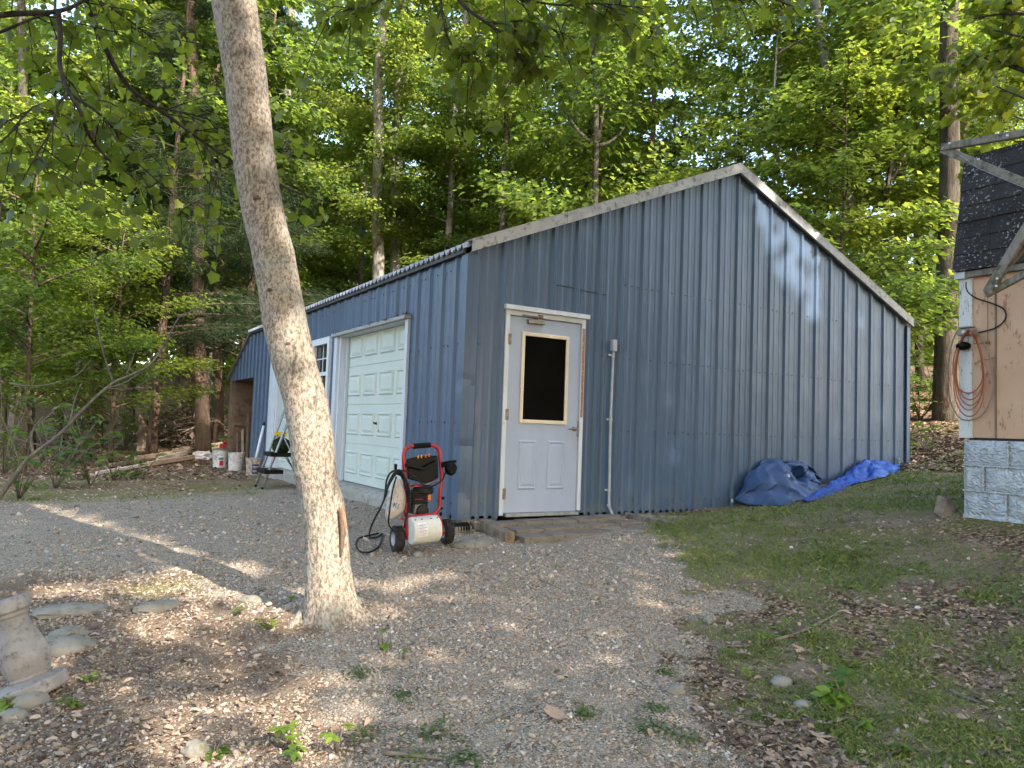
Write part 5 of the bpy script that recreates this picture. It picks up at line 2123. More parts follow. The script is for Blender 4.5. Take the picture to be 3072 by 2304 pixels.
# ------------------------------------------------------------------ concrete pedestal and stones, lower left
def build_pedestal():
    b = ghit(78, 2072)
    D = float((b - CAM) @ CF)
    base = Vector(tuple(deep(98, 2056, D)))
    top = Vector(tuple(deep(26, 1812, D)))
    ax = (top - base)
    L = ax.length * 1.02
    ax.normalize()
    ax = (ax + Vector(tuple(CF)) * .02).normalized()
    Mx = ax.to_track_quat('Z', 'X').to_matrix()
    k = D / FPX
    prof = [(0, -24), (90, -24), (94, -18), (94, 10), (88, 17), (66, 22), (58, 28), (61, 33), (56, 40), (60, 52), (65, 74), (66, 96), (63, 120), (56, 148), (47, 176), (40, 200), (37, 218), (38, 226), (44, 232), (45, 238), (44, 242), (50, 246), (53, 250), (53, 282), (50, 287), (0, 289)]
    T = thing('pedestal', 'grey cast concrete birdbath pedestal leaning at the left edge of the yard', 'pedestal', base)
    m = MB()
    m.lathe([(r * k, z * k * .94) for r, z in prof], base, Mx, 48)
    m.build('column', M['cast'], T, smooth=35)
    R = random.Random(3)
    sp = [((185, 1945), (.17, .12, .06), 'flat layered grey stone lying behind the concrete pedestal'),
          ((205, 1905), (.10, .07, .045), 'small pale flat stone just above the layered stone'),
          ((215, 1843), (.22, .10, .05), 'long grey stone with moss lying above the concrete pedestal'),
          ((475, 1828), (.15, .07, .04), 'grey half buried stone near the trunk shadow'),
          ((92, 2112), (.075, .055, .05), 'rough whitish rock in front of the pedestal base'),
          ((40, 2150), (.06, .05, .04), 'small pale rock at the left edge below the pedestal'),
          ((760, 1800), (.10, .05, .035), 'dark grey stone lying in the trunk shadow'),
          ((2130, 1862), (.055, .04, .04), 'rounded cream stone at the border of gravel and grass'),
          ((2030, 2072), (.05, .035, .035), 'rounded tan stone in the gravel near a green weed'),
          ((2345, 2050), (.06, .045, .04), 'rounded pinkish stone among dry leaves'),
          ((1255, 1668), (.055, .04, .035), 'pinkish stone lying in front of the washer drum'),
          ((1840, 1675), (.07, .05, .02), 'flat grey stone lying on the gravel right of the landing'),
          ((585, 2262), (.05, .06, .05), 'grey angular rock beside the yellow green weed'),
          ((2410, 2115), (.05, .04, .025), 'white oval pebble left of the leafy weed')]
    for i, (p, s, lab) in enumerate(sp):
        g = ghit(*p)
        m = MB()
        m.blob((g[0], g[1], float(gzr(g[0], g[1])) + s[2] * .05), s, 3, .10, i + 20, Matrix.Rotation(R.uniform(-.6, .6), 3, 'Z'))
        tag(m.build('stone', M['stone'], None, smooth=40), lab, 'stone', 'stones lying in the yard')


build_pedestal()


# ------------------------------------------------------------------ leaning tree in front
def build_main_tree():
    b = ghit(1000, 1862)
    D = float((b - CAM) @ CF)
    T = thing('leaning_tree', 'large smooth barked tree leaning left in front of the garage', 'tree', tuple(b))
    rows = [(1890, 1002, 250), (1866, 1006, 202), (1842, 1000, 172), (1812, 993, 156), (1780, 989, 146), (1700, 982, 136), (1600, 977, 130), (1483, 963, 129), (1428, 946, 127), (1330, 937, 128), (1202, 918, 131), (1100, 886, 131), (976, 857, 132), (860, 838, 124), (750, 818, 126), (678, 797, 125), (560, 774, 124), (452, 759, 122), (340, 748, 123), (226, 736, 124), (100, 716, 128), (0, 701, 131), (-250, 660, 128), (-700, 560, 118), (-1300, 420, 100), (-2000, 300, 70), (-2600, 240, 40)]
    m = MB()
    pts = [Vector(tuple(deep(u, v, D))) for v, u, w in rows]
    rad = [w / 2 * D / FPX for v, u, w in rows]
    n = 40
    vs, fs = [], []
    # fine rings so that the surface can carry bumps and the flare its roots
    P2, R2 = [], []
    for i in range(len(pts) - 1):
        k = 6
        for j in range(k):
            f = j / k
            P2.append(pts[i].lerp(pts[i + 1], f))
            R2.append(rad[i] * (1 - f) + rad[i + 1] * f)
    cr, cu, cf = Vector(tuple(CR)), Vector(tuple(CU)), Vector(tuple(CF))
    for i, (p, r_) in enumerate(zip(P2, R2)):
        h = (p - P2[0]).length
        for q in range(n):
            a = 2 * PI * q / n
            fl = math.exp(-h / .16)
            root = 1 + fl * (.17 * math.cos(3 * a + .4) + .13 * math.cos(5 * a + 1) + .06 * math.cos(8 * a))
            bump = 1 + .012 * math.sin(a * 3 + h * 2.1) + .035 * (vnoise(a * 2.2, h * 2.4, 7) - .5) * min(1, abs(math.sin(a / 2)) * 3)
            vs.append(p + (cr * math.cos(a) + cf * math.sin(a)) * (r_ * root * bump))
    for i in range(len(P2) - 1):
        for q in range(n):
            q2 = (q + 1) % n
            fs.append((i * n + q, i * n + q2, (i + 1) * n + q2, (i + 1) * n + q))
    m.add(vs, fs)
    m.build('trunk', M['bark_main'], T, smooth=True)
    # open wound with a red brown lip on the right side
    m = MB()
    pts = [deep(u, v, D - .085) for u, v in ((1020, 1672), (1026, 1640), (1028, 1600), (1024, 1565), (1020, 1535), (1018, 1522))]
    m.tube([tuple(p) for p in pts], [.005, .013, .017, .014, .009, .003], 8)
    m.build('bark_wound', M['bark_brown'], T, smooth=True)
    m = MB()
    pts = [deep(u, v, D - .07) for u, v in ((1036, 1610), (1034, 1570), (1028, 1540), (1025, 1518))]
    m.tube([tuple(p) for p in pts], [.004, .010, .009, .002], 6)
    m.build('torn_bark', M['rust'], T, smooth=True)
    # knots
    for u, v, s in ((770, 592, .026), (810, 870, .02), (865, 1030, .016)):
        m = MB()
        p = deep(u, v, D - .128)
        m.blob(tuple(p), (s, s * .6, s * .6), 2, .2, 1)
        m.build('knot', M['bark_brown'], T, smooth=True)
    # roots running out under the soil
    rr = random.Random(5)
    for az, L in ((.05, .42), (1.1, .30), (2.2, .34), (3.4, .30), (4.3, .36), (5.3, .44)):
        m = MB()
        q = []
        for i in range(6):
            f = i / 5
            x = b[0] - .01 + math.cos(az + .35 * f) * (.08 + L * f)
            y = b[1] + .12 + math.sin(az + .35 * f) * (.08 + L * f)
            q.append((x, y, float(gzr(x, y)) + .045 * (1 - f) ** 1.5 - .022))
        m.tube(smooth_path(q, 4), [.055 * (1 - .75 * i / 20) for i in range(21)], 10)
        m.build('root', M['bark_main'], T, smooth=True)
    # limbs and crown above the picture
    r = np.random.default_rng(77)
    Pc, Dc, Nc, Tc = [], [], [], []
    m = MB()
    for k in range(16):
        i = int(len(P2) * (.90 + .1 * k / 16)) - 1
        p = np.array(P2[i])
        az = r.uniform(0, 2 * PI)
        L = r.uniform(2.2, 3.8)
        e = p + np.array([math.cos(az) * L, math.sin(az) * L + 1.2, r.uniform(.8, 2.2)])
        mid = (p + e) / 2 + np.array([0, 0, .4])
        m.tube([tuple(p), tuple(mid), tuple(e)], [.05, .03, .01], 6)
        nn = 520
        f = r.random(nn) * .8 + .2
        Pc.append(p + (e - p) * f[:, None] + r.normal(size=(nn, 3)) * (.55, .55, .3))
        Dc.append(r.normal(size=(nn, 3)) + (0, 0, -.5))
        Nc.append(np.array([0, 0, 1.]) + r.normal(size=(nn, 3)) * .5)
        Tc.append(r.random(nn))
    m.build('limb', M['bark_main'], T, smooth=True)
    Pc = np.concatenate(Pc)
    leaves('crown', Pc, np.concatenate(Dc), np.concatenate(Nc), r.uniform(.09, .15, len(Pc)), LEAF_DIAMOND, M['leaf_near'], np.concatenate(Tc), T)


build_main_tree()


# ------------------------------------------------------------------ overhanging maple branches
def branch_thing(name, label, lines, twigs_per_m, leaf_n, size, seed, spread, cat='branch', tw=.9, bark='twig_dark', leafmat='leaf_near', extra=None, droop=.5):
    """lines: list of (list of (u, v, depth), radius at base in m)"""
    r = np.random.default_rng(seed)
    first = deep(*lines[0][0][0])
    T = thing(name, label, cat, tuple(first), 'maple branches hanging into the picture')
    m = MB()
    P, D, N, Q = [], [], [], []

    def leafy(poly, nl):
        poly = np.array(poly)
        seg = np.r_[0, np.cumsum(np.linalg.norm(np.diff(poly, axis=0), axis=1))]
        f = r.uniform(.1, 1.05, nl) * seg[-1]
        base = np.array([np.interp(f, seg, poly[:, k]) for k in range(3)]).T
        d = poly[-1] - poly[0]
        d = d / (np.linalg.norm(d) + 1e-9)
        off = r.normal(size=(nl, 3)) * .045
        P.append(base + off)
        dd = d[None] * .5 + r.normal(size=(nl, 3)) * .6 + np.array([0, 0, -droop])
        D.append(dd)
        N.append(np.array([0, 0, 1.0]) + r.normal(size=(nl, 3)) * .55 - .25 * CF[None])
        Q.append(r.beta(2, 2.5, nl))
    for pts, rad in lines:
        poly = [Vector(tuple(deep(*p))) for p in pts]
        sp = smooth_path(poly, 5)
        n = len(sp)
        m.tube(sp, [rad * 1.15 * (1 - .7 * i / n) for i in range(n)], 7)
        A = np.array([tuple(p) for p in sp])
        L = np.linalg.norm(np.diff(A, axis=0), axis=1).sum()
        for _ in range(int(L * twigs_per_m)):
            i = int(r.uniform(.12, 1) * (n - 2))
            d = A[i + 1] - A[i]
            d /= np.linalg.norm(d) + 1e-9
            dr = d * .6 + r.normal(size=3) * spread
            dr[2] -= .15
            dr += CF * .45
            dr /= np.linalg.norm(dr)
            tl = r.uniform(.25, 1) * tw
            e1 = A[i] + dr * tl * .5 + np.array([0, 0, .02])
            e2 = A[i] + dr * tl + np.array([0, 0, -.10 * tl])
            m.tube([tuple(A[i]), tuple(e1), tuple(e2)], [.005, .004, .0018], 4)
            leafy([A[i], e1, e2], max(2, int(leaf_n * tl)))
    m.build('twigs', M[bark], T, smooth=True)
    P = np.concatenate(P)
    leaves('leaves', P, np.concatenate(D), np.concatenate(N), size * r.uniform(.6, 1.25, len(P)), LEAF_MAPLE, M[leafmat], np.concatenate(Q), T)
    return T


branch_thing('maple_branch', 'dark curved maple branch with broad leaves hanging at the upper left', [
    ([(-60, 50, 5.0), (60, 40, 5.0), (170, 34, 5.0), (245, 5, 5.1), (330, -60, 5.2)], .020),
    ([(-60, 120, 5.0), (20, 88, 5.0), (100, 55, 5.0), (168, 36, 5.0)], .012),
    ([(175, 36, 5.0), (181, 110, 5.0), (180, 200, 5.0), (208, 278, 5.0), (244, 340, 5.0), (264, 400, 5.1), (300, 450, 5.2), (345, 495, 5.3), (420, 540, 5.5)], .016),
    ([(208, 280, 5.0), (172, 315, 4.9), (155, 385, 4.8), (115, 455, 4.7), (68, 540, 4.6)], .009),
    ([(215, 285, 5.0), (290, 335, 5.1), (340, 385, 5.3), (385, 460, 5.5), (475, 545, 5.7), (560, 610, 5.9)], .009),
    ([(160, 300, 4.9), (90, 330, 4.7), (10, 420, 4.5), (-60, 470, 4.4)], .007),
    ([(262, 395, 5.1), (240, 460, 5.0), (225, 500, 5.0), (205, 570, 5.0)], .006),
], 9, 16, .09, 3, .75, tw=.85)
branch_thing('maple_branch', 'long dark maple branch sweeping down behind the leaning trunk', [
    ([(255, -10, 5.4), (275, 55, 5.5), (312, 135, 5.5), (352, 212, 5.6), (395, 268, 5.7), (462, 318, 5.8), (543, 376, 5.9), (605, 422, 6.0), (680, 472, 6.1), (760, 530, 6.2)], .021),
    ([(475, 322, 5.8), (560, 340, 5.9), (640, 365, 6.0), (720, 420, 6.1)], .008),
    ([(610, 425, 6.0), (640, 480, 6.0), (658, 560, 6.0), (668, 620, 6.0)], .007),
    ([(830, 550, 6.3), (900, 580, 6.3), (990, 610, 6.4)], .010),
    ([(300, 5, 5.4), (380, 55, 5.6), (460, 115, 5.9), (560, 160, 6.1)], .008),
], 9, 16, .09, 4, .75, tw=.9)
branch_thing('maple_branch', 'leafy maple branch hanging from the top edge above the garage roof', [
    ([(1352, -30, 5.6), (1400, 25, 5.6), (1470, 75, 5.6), (1520, 110, 5.6), (1555, 165, 5.6), (1600, 200, 5.6), (1650, 220, 5.7)], .013),
    ([(1320, -30, 5.6), (1330, 60, 5.6), (1350, 125, 5.6), (1400, 145, 5.6), (1440, 170, 5.6)], .008),
    ([(1375, 135, 5.6), (1395, 200, 5.6), (1420, 240, 5.6), (1440, 280, 5.7)], .006),
    ([(1480, 72, 5.6), (1560, 62, 5.6), (1640, 80, 5.6), (1700, 105, 5.6)], .006),
    ([(1200, -40, 5.4), (1120, 10, 5.3), (1040, 30, 5.3), (960, 70, 5.3)], .008),
    ([(1450, -40, 5.4), (1560, -5, 5.4), (1680, 15, 5.4), (1800, 10, 5.4), (1930, 25, 5.4)], .009),
], 20, 24, .088, 5, .6, tw=.55)
branch_thing('maple_branch', 'short leafy maple sprays along the top edge above the roof peak', [
    ([(1950, -50, 5.8), (2060, -20, 5.8), (2180, 0, 5.8), (2300, -5, 5.8)], .008),
    ([(2250, -40, 6.0), (2330, 0, 6.0), (2400, 25, 6.0)], .006),
], 12, 20, .088, 6, .5, tw=.45)
branch_thing('maple_branch', 'dark leafy branch reaching in at the upper right above the shed', [
    ([(3160, 235, 9.0), (3060, 205, 9.2), (2985, 178, 9.4), (2915, 165, 9.6)], .045),
    ([(3160, 60, 8.6), (3040, 40, 8.8), (2920, 55, 9.0)], .02),
    ([(3160, 130, 8.6), (3060, 110, 8.8), (2980, 90, 9.0)], .02),
    ([(3160, 330, 8.6), (3060, 290, 8.8), (2990, 260, 9.0)], .015),
], 6, 42, .13, 7, .9, tw=1.3)


# ------------------------------------------------------------------ the woods
PROF_TALL = lambda f: .55 + .45 * math.sin(PI * min(1, f * 1.15 + .05)) * (1 - .35 * f)
PROF_WIDE = lambda f: 1.0 - .55 * f
PROF_CONE = lambda f: 1.05 - .9 * f
KINDS = {}
for i, (nm, args) in enumerate((
        ('tall_a', ('tall_tree', 101, 19, .13, 4.5, 3.4, 46, 470, .118, PROF_TALL, M['bark_pale'], M['leaf'], LEAF_DIAMOND, .25, .7)),
        ('tall_b', ('tall_tree', 102, 21, .14, 6.0, 3.6, 42, 270, .175, PROF_TALL, M['bark_brown'], M['leaf'], LEAF_DIAMOND, .25, .75)),
        ('tall_c', ('tall_tree', 103, 17, .11, 3.5, 3.0, 44, 370, .13, PROF_TALL, M['bark_dark'], M['leaf'], LEAF_DIAMOND, .25, .55)),
        ('under_a', ('understory_tree', 104, 8.5, .07, 1.6, 2.9, 34, 260, .15, PROF_WIDE, M['bark_dark'], M['leaf'], LEAF_DIAMOND, .22, .3, .45)),
        ('under_b', ('understory_tree', 105, 6.5, .055, 1.0, 2.6, 32, 360, .105, PROF_WIDE, M['bark_brown'], M['leaf'], LEAF_DIAMOND, .22, .3, .5)),
        ('under_c', ('understory_tree', 106, 10.5, .085, 2.4, 3.2, 38, 300, .14, PROF_WIDE, M['bark_pale'], M['leaf'], LEAF_DIAMOND, .22, .3, .5)),
        ('pine', ('pine_tree', 107, 12, .12, 2.2, 2.6, 50, 1100, .15, PROF_CONE, M['bark_brown'], M['needle'], LEAF_NEEDLE, .12, 1.1, .25)),
)):
    KINDS[nm] = make_tree_kind(*args)
USED = set()


def place_tree(kind, x, y, s, rz, label, group, sz=None):
    o = KINDS[kind]
    if kind in USED:
        o = copy_tree(o)
    else:
        USED.add(kind)
    o.location = (x, y, float(gz(x, y)) - .05)
    o.rotation_euler = (random.uniform(-.03, .03), random.uniform(-.03, .03), rz)
    o.scale = (s, s, sz or s)
    tag(o, label, 'tree', group)
    return o


def fwd_depth(x, y):
    return (x - CAM[0]) * CF[0] + (y - CAM[1]) * CF[1]


TREES = []      # (x, y) of everything standing, keeps the trunks apart


def spec_tree(u0, v0, u1, v1, depth, w, bark, kind, label, h=19, crown_s=1.0, fork=None, name='forest_tree', cz=0):
    """a trunk seen in the photograph: base pixel, top pixel, depth, width in pixels"""
    b, t = Vector(tuple(deep(u0, v0, depth))), Vector(tuple(deep(u1, v1, depth)))
    d = (t - b).normalized()
    zg = float(gz(b.x, b.y)) - .2
    b = b + d * ((zg - b.z) / d.z)
    zg = float(gz(b.x, b.y)) - .2
    b = b + d * ((zg - b.z) / d.z)
    L = h / d.z
    rr = random.Random(int(u0 * 7 + v0))
    r0 = w / 2 * depth / FPX
    T = thing(name, label, 'tree', tuple(b))
    pts, rad = [], []
    for i in range(13):
        f = i / 12
        j = .05 * L * .25 * min(1, f * 3)
        pts.append(b + d * (L * f) + Vector((rr.uniform(-j, j) * .25, rr.uniform(-j, j) * .25, 0)))
        rad.append(r0 * (1.18 if i == 0 else 1) * (1 - .62 * f))
    m = MB()
    m.tube(smooth_path(pts, 3), np.interp(np.linspace(0, 12, 37), range(13), rad), 14)
    if fork:
        for (fu, fv), (eu, ev), fw in fork:
            p0, p1 = Vector(tuple(deep(fu, fv, depth))), Vector(tuple(deep(eu, ev, depth * 1.02)))
            md = p0.lerp(p1, .5) + Vector((0, 0, -.12))
            k = depth / FPX / 2
            m.tube(smooth_path([p0, md, p1], 4), [fw * k * (1 - .07 * i) for i in range(9)], 8)
    m.build('trunk', bark, T, smooth=True)
    src = [c for c in KINDS[kind].children if c.name.startswith('crown')][0]
    c = src.copy()
    COL.objects.link(c)
    c.parent = T
    c.matrix_parent_inverse = Matrix.Identity(4)
    c.location = (d.x * 6, d.y * 6, cz)
    c.rotation_euler = (0, 0, rr.uniform(0, 6.28))
    c.scale = (crown_s, crown_s, h / (19 if kind[0] == 't' else 9) * 1.02)
    TREES.append((b.x, b.y))
    return T


spec_tree(288, 1330, 282, 0, 19.5, 36, M['bark_brown'], 'tall_c', 'brown straight trunk rising left of the dead leaning sapling in the woods', 20)
spec_tree(610, 1340, 590, 640, 18.5, 42, M['bark_brown'], 'tall_b', 'thick reddish brown trunk just left of the open lean-to bay', 19)
spec_tree(655, 1335, 650, 700, 20.5, 30, M['bark_brown'], 'tall_c', 'thinner reddish brown trunk touching the lean-to end wall', 18)
spec_tree(85, 1360, 72, 500, 17.5, 36, M['bark_dark'], 'tall_b', 'dark forked trunk standing at the far left of the woods', 18)
spec_tree(1128, 1000, 1142, 60, 24, 42, M['bark_pale'], 'tall_a', 'left one of the pale twin trunks behind the garage eave', 22, 1.1)
spec_tree(1180, 1000, 1198, 90, 25, 40, M['bark_pale'], 'tall_a', 'right one of the pale twin trunks behind the garage eave', 22, 1.0)
spec_tree(848, 1000, 868, 0, 27, 40, M['bark_pale'], 'tall_c', 'whitish trunk seen just right of the leaning tree', 22, 1.0)
spec_tree(820, 1000, 812, 0, 31, 26, M['bark_pale'], 'tall_b', 'slim whitish trunk close behind the leaning tree', 22, 1.0)
spec_tree(1792, 700, 1782, 20, 20.5, 25, M['bark_dark'], 'under_c', 'forked grey tree above the left slope of the garage roof', 14, 1.2,
          [((1790, 440), (1690, 330), 15), ((1790, 440), (1880, 380), 14), ((1792, 430), (1815, 300), 13)])
spec_tree(1500, 800, 1522, 280, 23, 26, M['bark_dark'], 'tall_c', 'dark slender trunk behind the middle of the left roof slope', 18, 1.0)
spec_tree(2585, 900, 2448, 20, 19.5, 38, M['bark_pale'], 'tall_c', 'pale trunk leaning left behind the right roof slope', 19, 1.1,
          [((2560, 620), (2520, 380), 16), ((2575, 700), (2600, 420), 14)])
spec_tree(2636, 850, 2690, 280, 18.5, 18, M['bark_dark'], 'under_a', 'thin dark forked trunk right of the pale leaning trunk', 10, 1.15,
          [((2650, 560), (2700, 440), 10), ((2650, 580), (2770, 340), 12)])
spec_tree(2838, 1180, 2850, 0, 16.5, 66, M['bark_dark'], 'tall_b', 'thick dark oak trunk close beside the black shed roof', 20, 1.25)
spec_tree(2862, 1180, 2898, 0, 22, 40, M['bark_brown'], 'tall_a', 'reddish trunk right behind the thick dark oak', 20, 1.0)
spec_tree(2705, 1180, 2700, 300, 21, 34, M['bark_dark'], 'tall_b', 'dark trunk between the garage corner and the thick dark oak', 18, 1.0)
spec_tree(2762, 1180, 2740, 300, 25, 24, M['bark_dark'], 'tall_c', 'slim dark trunk left of the thick dark oak', 18, 1.0)
spec_tree(395, 1345, 405, 700, 22, 18, M['bark_dark'], 'under_c', 'slim dark trunk rising through the tips of the dead sapling', 12, 1.0)
spec_tree(180, 1340, 170, 600, 20, 22, M['bark_dark'], 'under_c', 'slim grey trunk between the two brown trunks on the left', 12, 1.0)
spec_tree(2230, 600, 2215, 100, 24, 20, M['bark_dark'], 'tall_c', 'dark slim trunk directly above the roof peak', 17, 1.0)
# bright low trees at the edge of the woods on the left
for (u, v, dp, k, s, lab) in ((70, 1400, 14.0, 'under_b', .95, 'low bright green tree at the left edge of the picture'), (330, 1380, 16.0, 'under_b', .85, 'low bright green tree behind the dead leaning sapling'), (-60, 1400, 16.5, 'under_a', 1.0, 'spreading bright green tree cut by the left edge of the picture'), (210, 1370, 18.5, 'under_c', .9, 'bright green tree between the brown trunks left of the pines')):
    p = deep(u, v, dp)
    place_tree(k, p[0], p[1], s, random.uniform(0, 6), lab, None)
    TREES.append((p[0], p[1]))
# two pines fill the dark corner behind the lean-to
for (u, v, dp, s, lab) in ((455, 1335, 17.5, 1.0, 'soft needled pine left of the reddish trunks by the lean-to'), (705, 1330, 19.5, 1.05, 'soft needled dark pine right behind the lean-to roof'), (560, 1330, 22.5, 1.15, 'dark pine seen between the two reddish trunks')):
    p = deep(u, v, dp)
    place_tree('pine', p[0], p[1], s, random.uniform(0, 6), lab, None)
    TREES.append((p[0], p[1]))


def blocked(x, y):
    if -1.6 < x < 9.2 and -9 < y < 13.2:
        return True
    if x > 2.2 and y < -.8 and x < 8:
        return True
    if y < 12 + .55 * x and x < 0 and x > -14:
        return y < 13.0
    if x >= 9.2 and y < 1.5:
        return x < 12.5
    return False


def plant_woods():
    r = random.Random(21)
    n = 0
    tries = 0
    while n < 104 and tries < 9000:
        tries += 1
        a = YAW + math.radians(r.uniform(-40, 40))
        d = 17 + 40 * r.random() ** .9
        x, y = CAM[0] + d * math.sin(a), CAM[1] + d * math.cos(a)
        if blocked(x, y) or (d < 23 and a - YAW < -.2):
            continue
        if any((x - p) ** 2 + (y - q) ** 2 < (1.9 if d < 30 else 2.6) ** 2 for p, q in TREES):
            continue
        TREES.append((x, y))
        n += 1
        rel = math.degrees(a - YAW)
        if 9 < rel < 31 and d > 30 and (n % 2 or rel > 14) and r.random() < .9:
            continue
        where = ('in the woods left of the lean-to', 'in the woods behind the garage roof', 'on the wooded bank right of the garage')[0 if rel < -15 else 1 if rel < 17 else 2]
        near = d < 27
        if r.random() < (.55 if near else .22):
            k = r.choice(('under_a', 'under_b', 'under_c'))
            place_tree(k, x, y, r.uniform(.8, 1.2), r.uniform(0, 6.3), 'low spreading green tree with layered leaves ' + where, 'low leafy trees ' + where)
        else:
            k = r.choice(('tall_a', 'tall_b', 'tall_c'))
            s = r.uniform(.85, 1.15) * (.74 if 8 < rel < 31 and d > 28 else 1)
            place_tree(k, x, y, s, r.uniform(0, 6.3), 'tall green forest tree ' + where, 'tall trees ' + where, s * r.uniform(.9, 1.1))


plant_woods()


def far_woods():
    r = np.random.default_rng(8)
    n = 70000
    a = YAW + np.radians(r.uniform(-46, 46, n))
    d = r.uniform(58, 80, n)
    x, y = CAM[0] + d * np.sin(a), CAM[1] + d * np.cos(a)
    ra = np.degrees(a) - math.degrees(YAW)
    top = (9 + 9 * fbm(np.degrees(a) * .16, d * .03, 3) - 1.0) * np.where((ra > 11) & (ra < 31), .55, 1)
    z = gz(x, y) + r.random(n) ** .8 * top
    keep = vnoise(np.degrees(a) * .9, z * .5 + d, 5) > .28
    P = np.stack([x, y, z], -1)[keep]
    n = len(P)
    D = r.normal(size=(n, 3)) + (0, 0, -.3)
    N = np.array([0, 0, .7]) + r.normal(size=(n, 3)) * .7
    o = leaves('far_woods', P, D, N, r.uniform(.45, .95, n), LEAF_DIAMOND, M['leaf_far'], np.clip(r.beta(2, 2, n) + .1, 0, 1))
    tag(o, 'distant green wood closing the view behind the nearer trees', 'woods', None, 'stuff')


far_woods()


# ------------------------------------------------------------------ trees on the sun side, behind the camera: they shade the yard
def shade_trees():
    r = np.random.default_rng(31)
    spots = [(-12, -15, 19), (-7.5, -13.5, 19), (-3, -15.5, 20), (1.5, -14, 20), (5.5, -15, 21), (9.5, -13, 20)]
    sh = lambda u, v: ghit(u, v)
    lit = [(sh(420, 1745), .85, .34, .97), (sh(250, 1775), .5, .25, .9), (sh(640, 1720), .5, .38, .97), (sh(800, 1800), .45, .45, .97), (sh(740, 1850), .75, .42, .95), (sh(540, 1770), .5, .3, .95), (sh(1170, 1745), .55, .30, .97), (sh(840, 2230), .55, .6, .95), (sh(350, 2000), .5, .4, .5), (sh(650, 2100), .5, .4, .6), (sh(500, 1880), .5, .25, .6),
           (sh(1750, 1850), 1.1, .7, .42), (sh(1450, 1850), 1.0, .7, .35), (sh(1500, 2050), .9, .5, .35), (sh(330, 1540), 1.3, .7, .22), (sh(720, 1470), 1.0, 1.1, .22), (sh(1250, 1950), .8, .3, .4), (sh(600, 1950), .6, .3, .45), (sh(1900, 2000), .4, .3, .5),
           (sh(2700, 1480), .6, .4, .4), (sh(2300, 1700), .5, .3, .4)]
    wall = [(at(2285, 640, 1, 0), .26, .42, .94), (at(2345, 740, 1, 0), .34, .55, .95), (at(2395, 830, 1, 0), .26, .50, .93), (at(2430, 750, 1, 0), .32, .42, .93), (at(2440, 910, 1, 0), .20, .40, 1.), (at(2330, 950, 1, 0), .2, .2, .5), (at(2500, 960, 1, 0), .2, .3, .4),
            (at(2020, 730, 1, 0), .10, .22, .85), (at(2010, 880, 1, 0), .14, .16, .6), (at(1755, 700, 1, 0), .10, .16, .7), (at(1465, 830, 1, 0), .05, .16, .9), (at(1660, 1060, 1, 0), .07, .12, .85), (at(1400, 1200, 1, 0), .08, .2, .6), (at(2130, 800, 1, 0), .15, .2, .5)]
    tr = [(np.array(deep(963, 1483, 4.66)), .30, 1.0), ]
    CP, CT = [[] for _ in spots], [[] for _ in spots]
    for _ in range(1050):
        k = int(r.integers(len(spots)))
        sx, sy, top = spots[k]
        c = np.array([sx + r.normal() * 2.5, sy + r.normal() * 1.7, r.uniform(4.2, top)])
        m = 150
        CP[k].append(c + r.normal(size=(m, 3)) * (.75, .75, .42))
    for k, (sx, sy, top) in enumerate(spots):
        P = np.concatenate(CP[k])
        # where does the shadow of each leaf land
        drop = np.zeros(len(P))
        tg = (P[:, 2] - .03) / SDIR[2]
        G = P - tg[:, None] * SDIR
        for c, rx, ry, pr in lit:
            q = ((G[:, 0] - c[0]) / rx) ** 2 + ((G[:, 1] - c[1]) / ry) ** 2
            drop = np.maximum(drop, pr * (q < 1))
        tw = P[:, 1] / SDIR[1]
        Wp = P - tw[:, None] * SDIR
        for c, rx, rz, pr in wall:
            q = ((Wp[:, 0] - c[0]) / rx) ** 2 + ((Wp[:, 2] - c[2]) / rz) ** 2
            drop = np.maximum(drop, pr * (q < 1))
        # the leaning trunk stands in the sun, most of all its lower part
        tt = (P[:, 1] + 2.05) / SDIR[1]
        T_ = P - tt[:, None] * SDIR
        xc = -1.95 - .13 * np.clip(T_[:, 2], 0, 6)
        on = np.abs(T_[:, 0] - xc) < .22
        drop = np.maximum(drop, np.where(on & (T_[:, 2] > -.2) & (T_[:, 2] < 1.5), .94, 0))
        drop = np.maximum(drop, np.where(on & (T_[:, 2] >= 1.5) & (T_[:, 2] < 4.8), .93, 0))
        P = P[r.random(len(P)) > drop]  # crowns cut open to shape the sun patches on ground, wall and trunk
        n = len(P)
        root = thing('shade_tree', 'tall leafy tree behind the viewer shading the yard', 'tree', (sx, sy, float(gz(sx, sy))), 'trees shading the yard')
        m = MB()
        zg = float(gz(sx, sy)) - .3
        m.tube([(sx, sy, zg), (sx + .1, sy, zg + 6), (sx, sy + .2, top * .7), (sx, sy, top)], [.26, .22, .14, .03], 10)
        rr = random.Random(k)
        for q in range(14):
            z = rr.uniform(5, top * .9)
            a = rr.uniform(0, 6.28)
            L = rr.uniform(1.5, 3.2)
            m.tube([(sx, sy, z), (sx + math.cos(a) * L * .6, sy + math.sin(a) * L * .6, z + .7), (sx + math.cos(a) * L, sy + math.sin(a) * L, z + 1)], [.06, .04, .012], 6)
        m.build('trunk', M['bark_brown'], root, smooth=True)
        leaves('crown', P, r.normal(size=(n, 3)), np.array([0, -.3, .8]) + r.normal(size=(n, 3)) * .6, r.uniform(.16, .28, n), LEAF_DIAMOND, M['leaf'], r.random(n), root)


shade_trees()


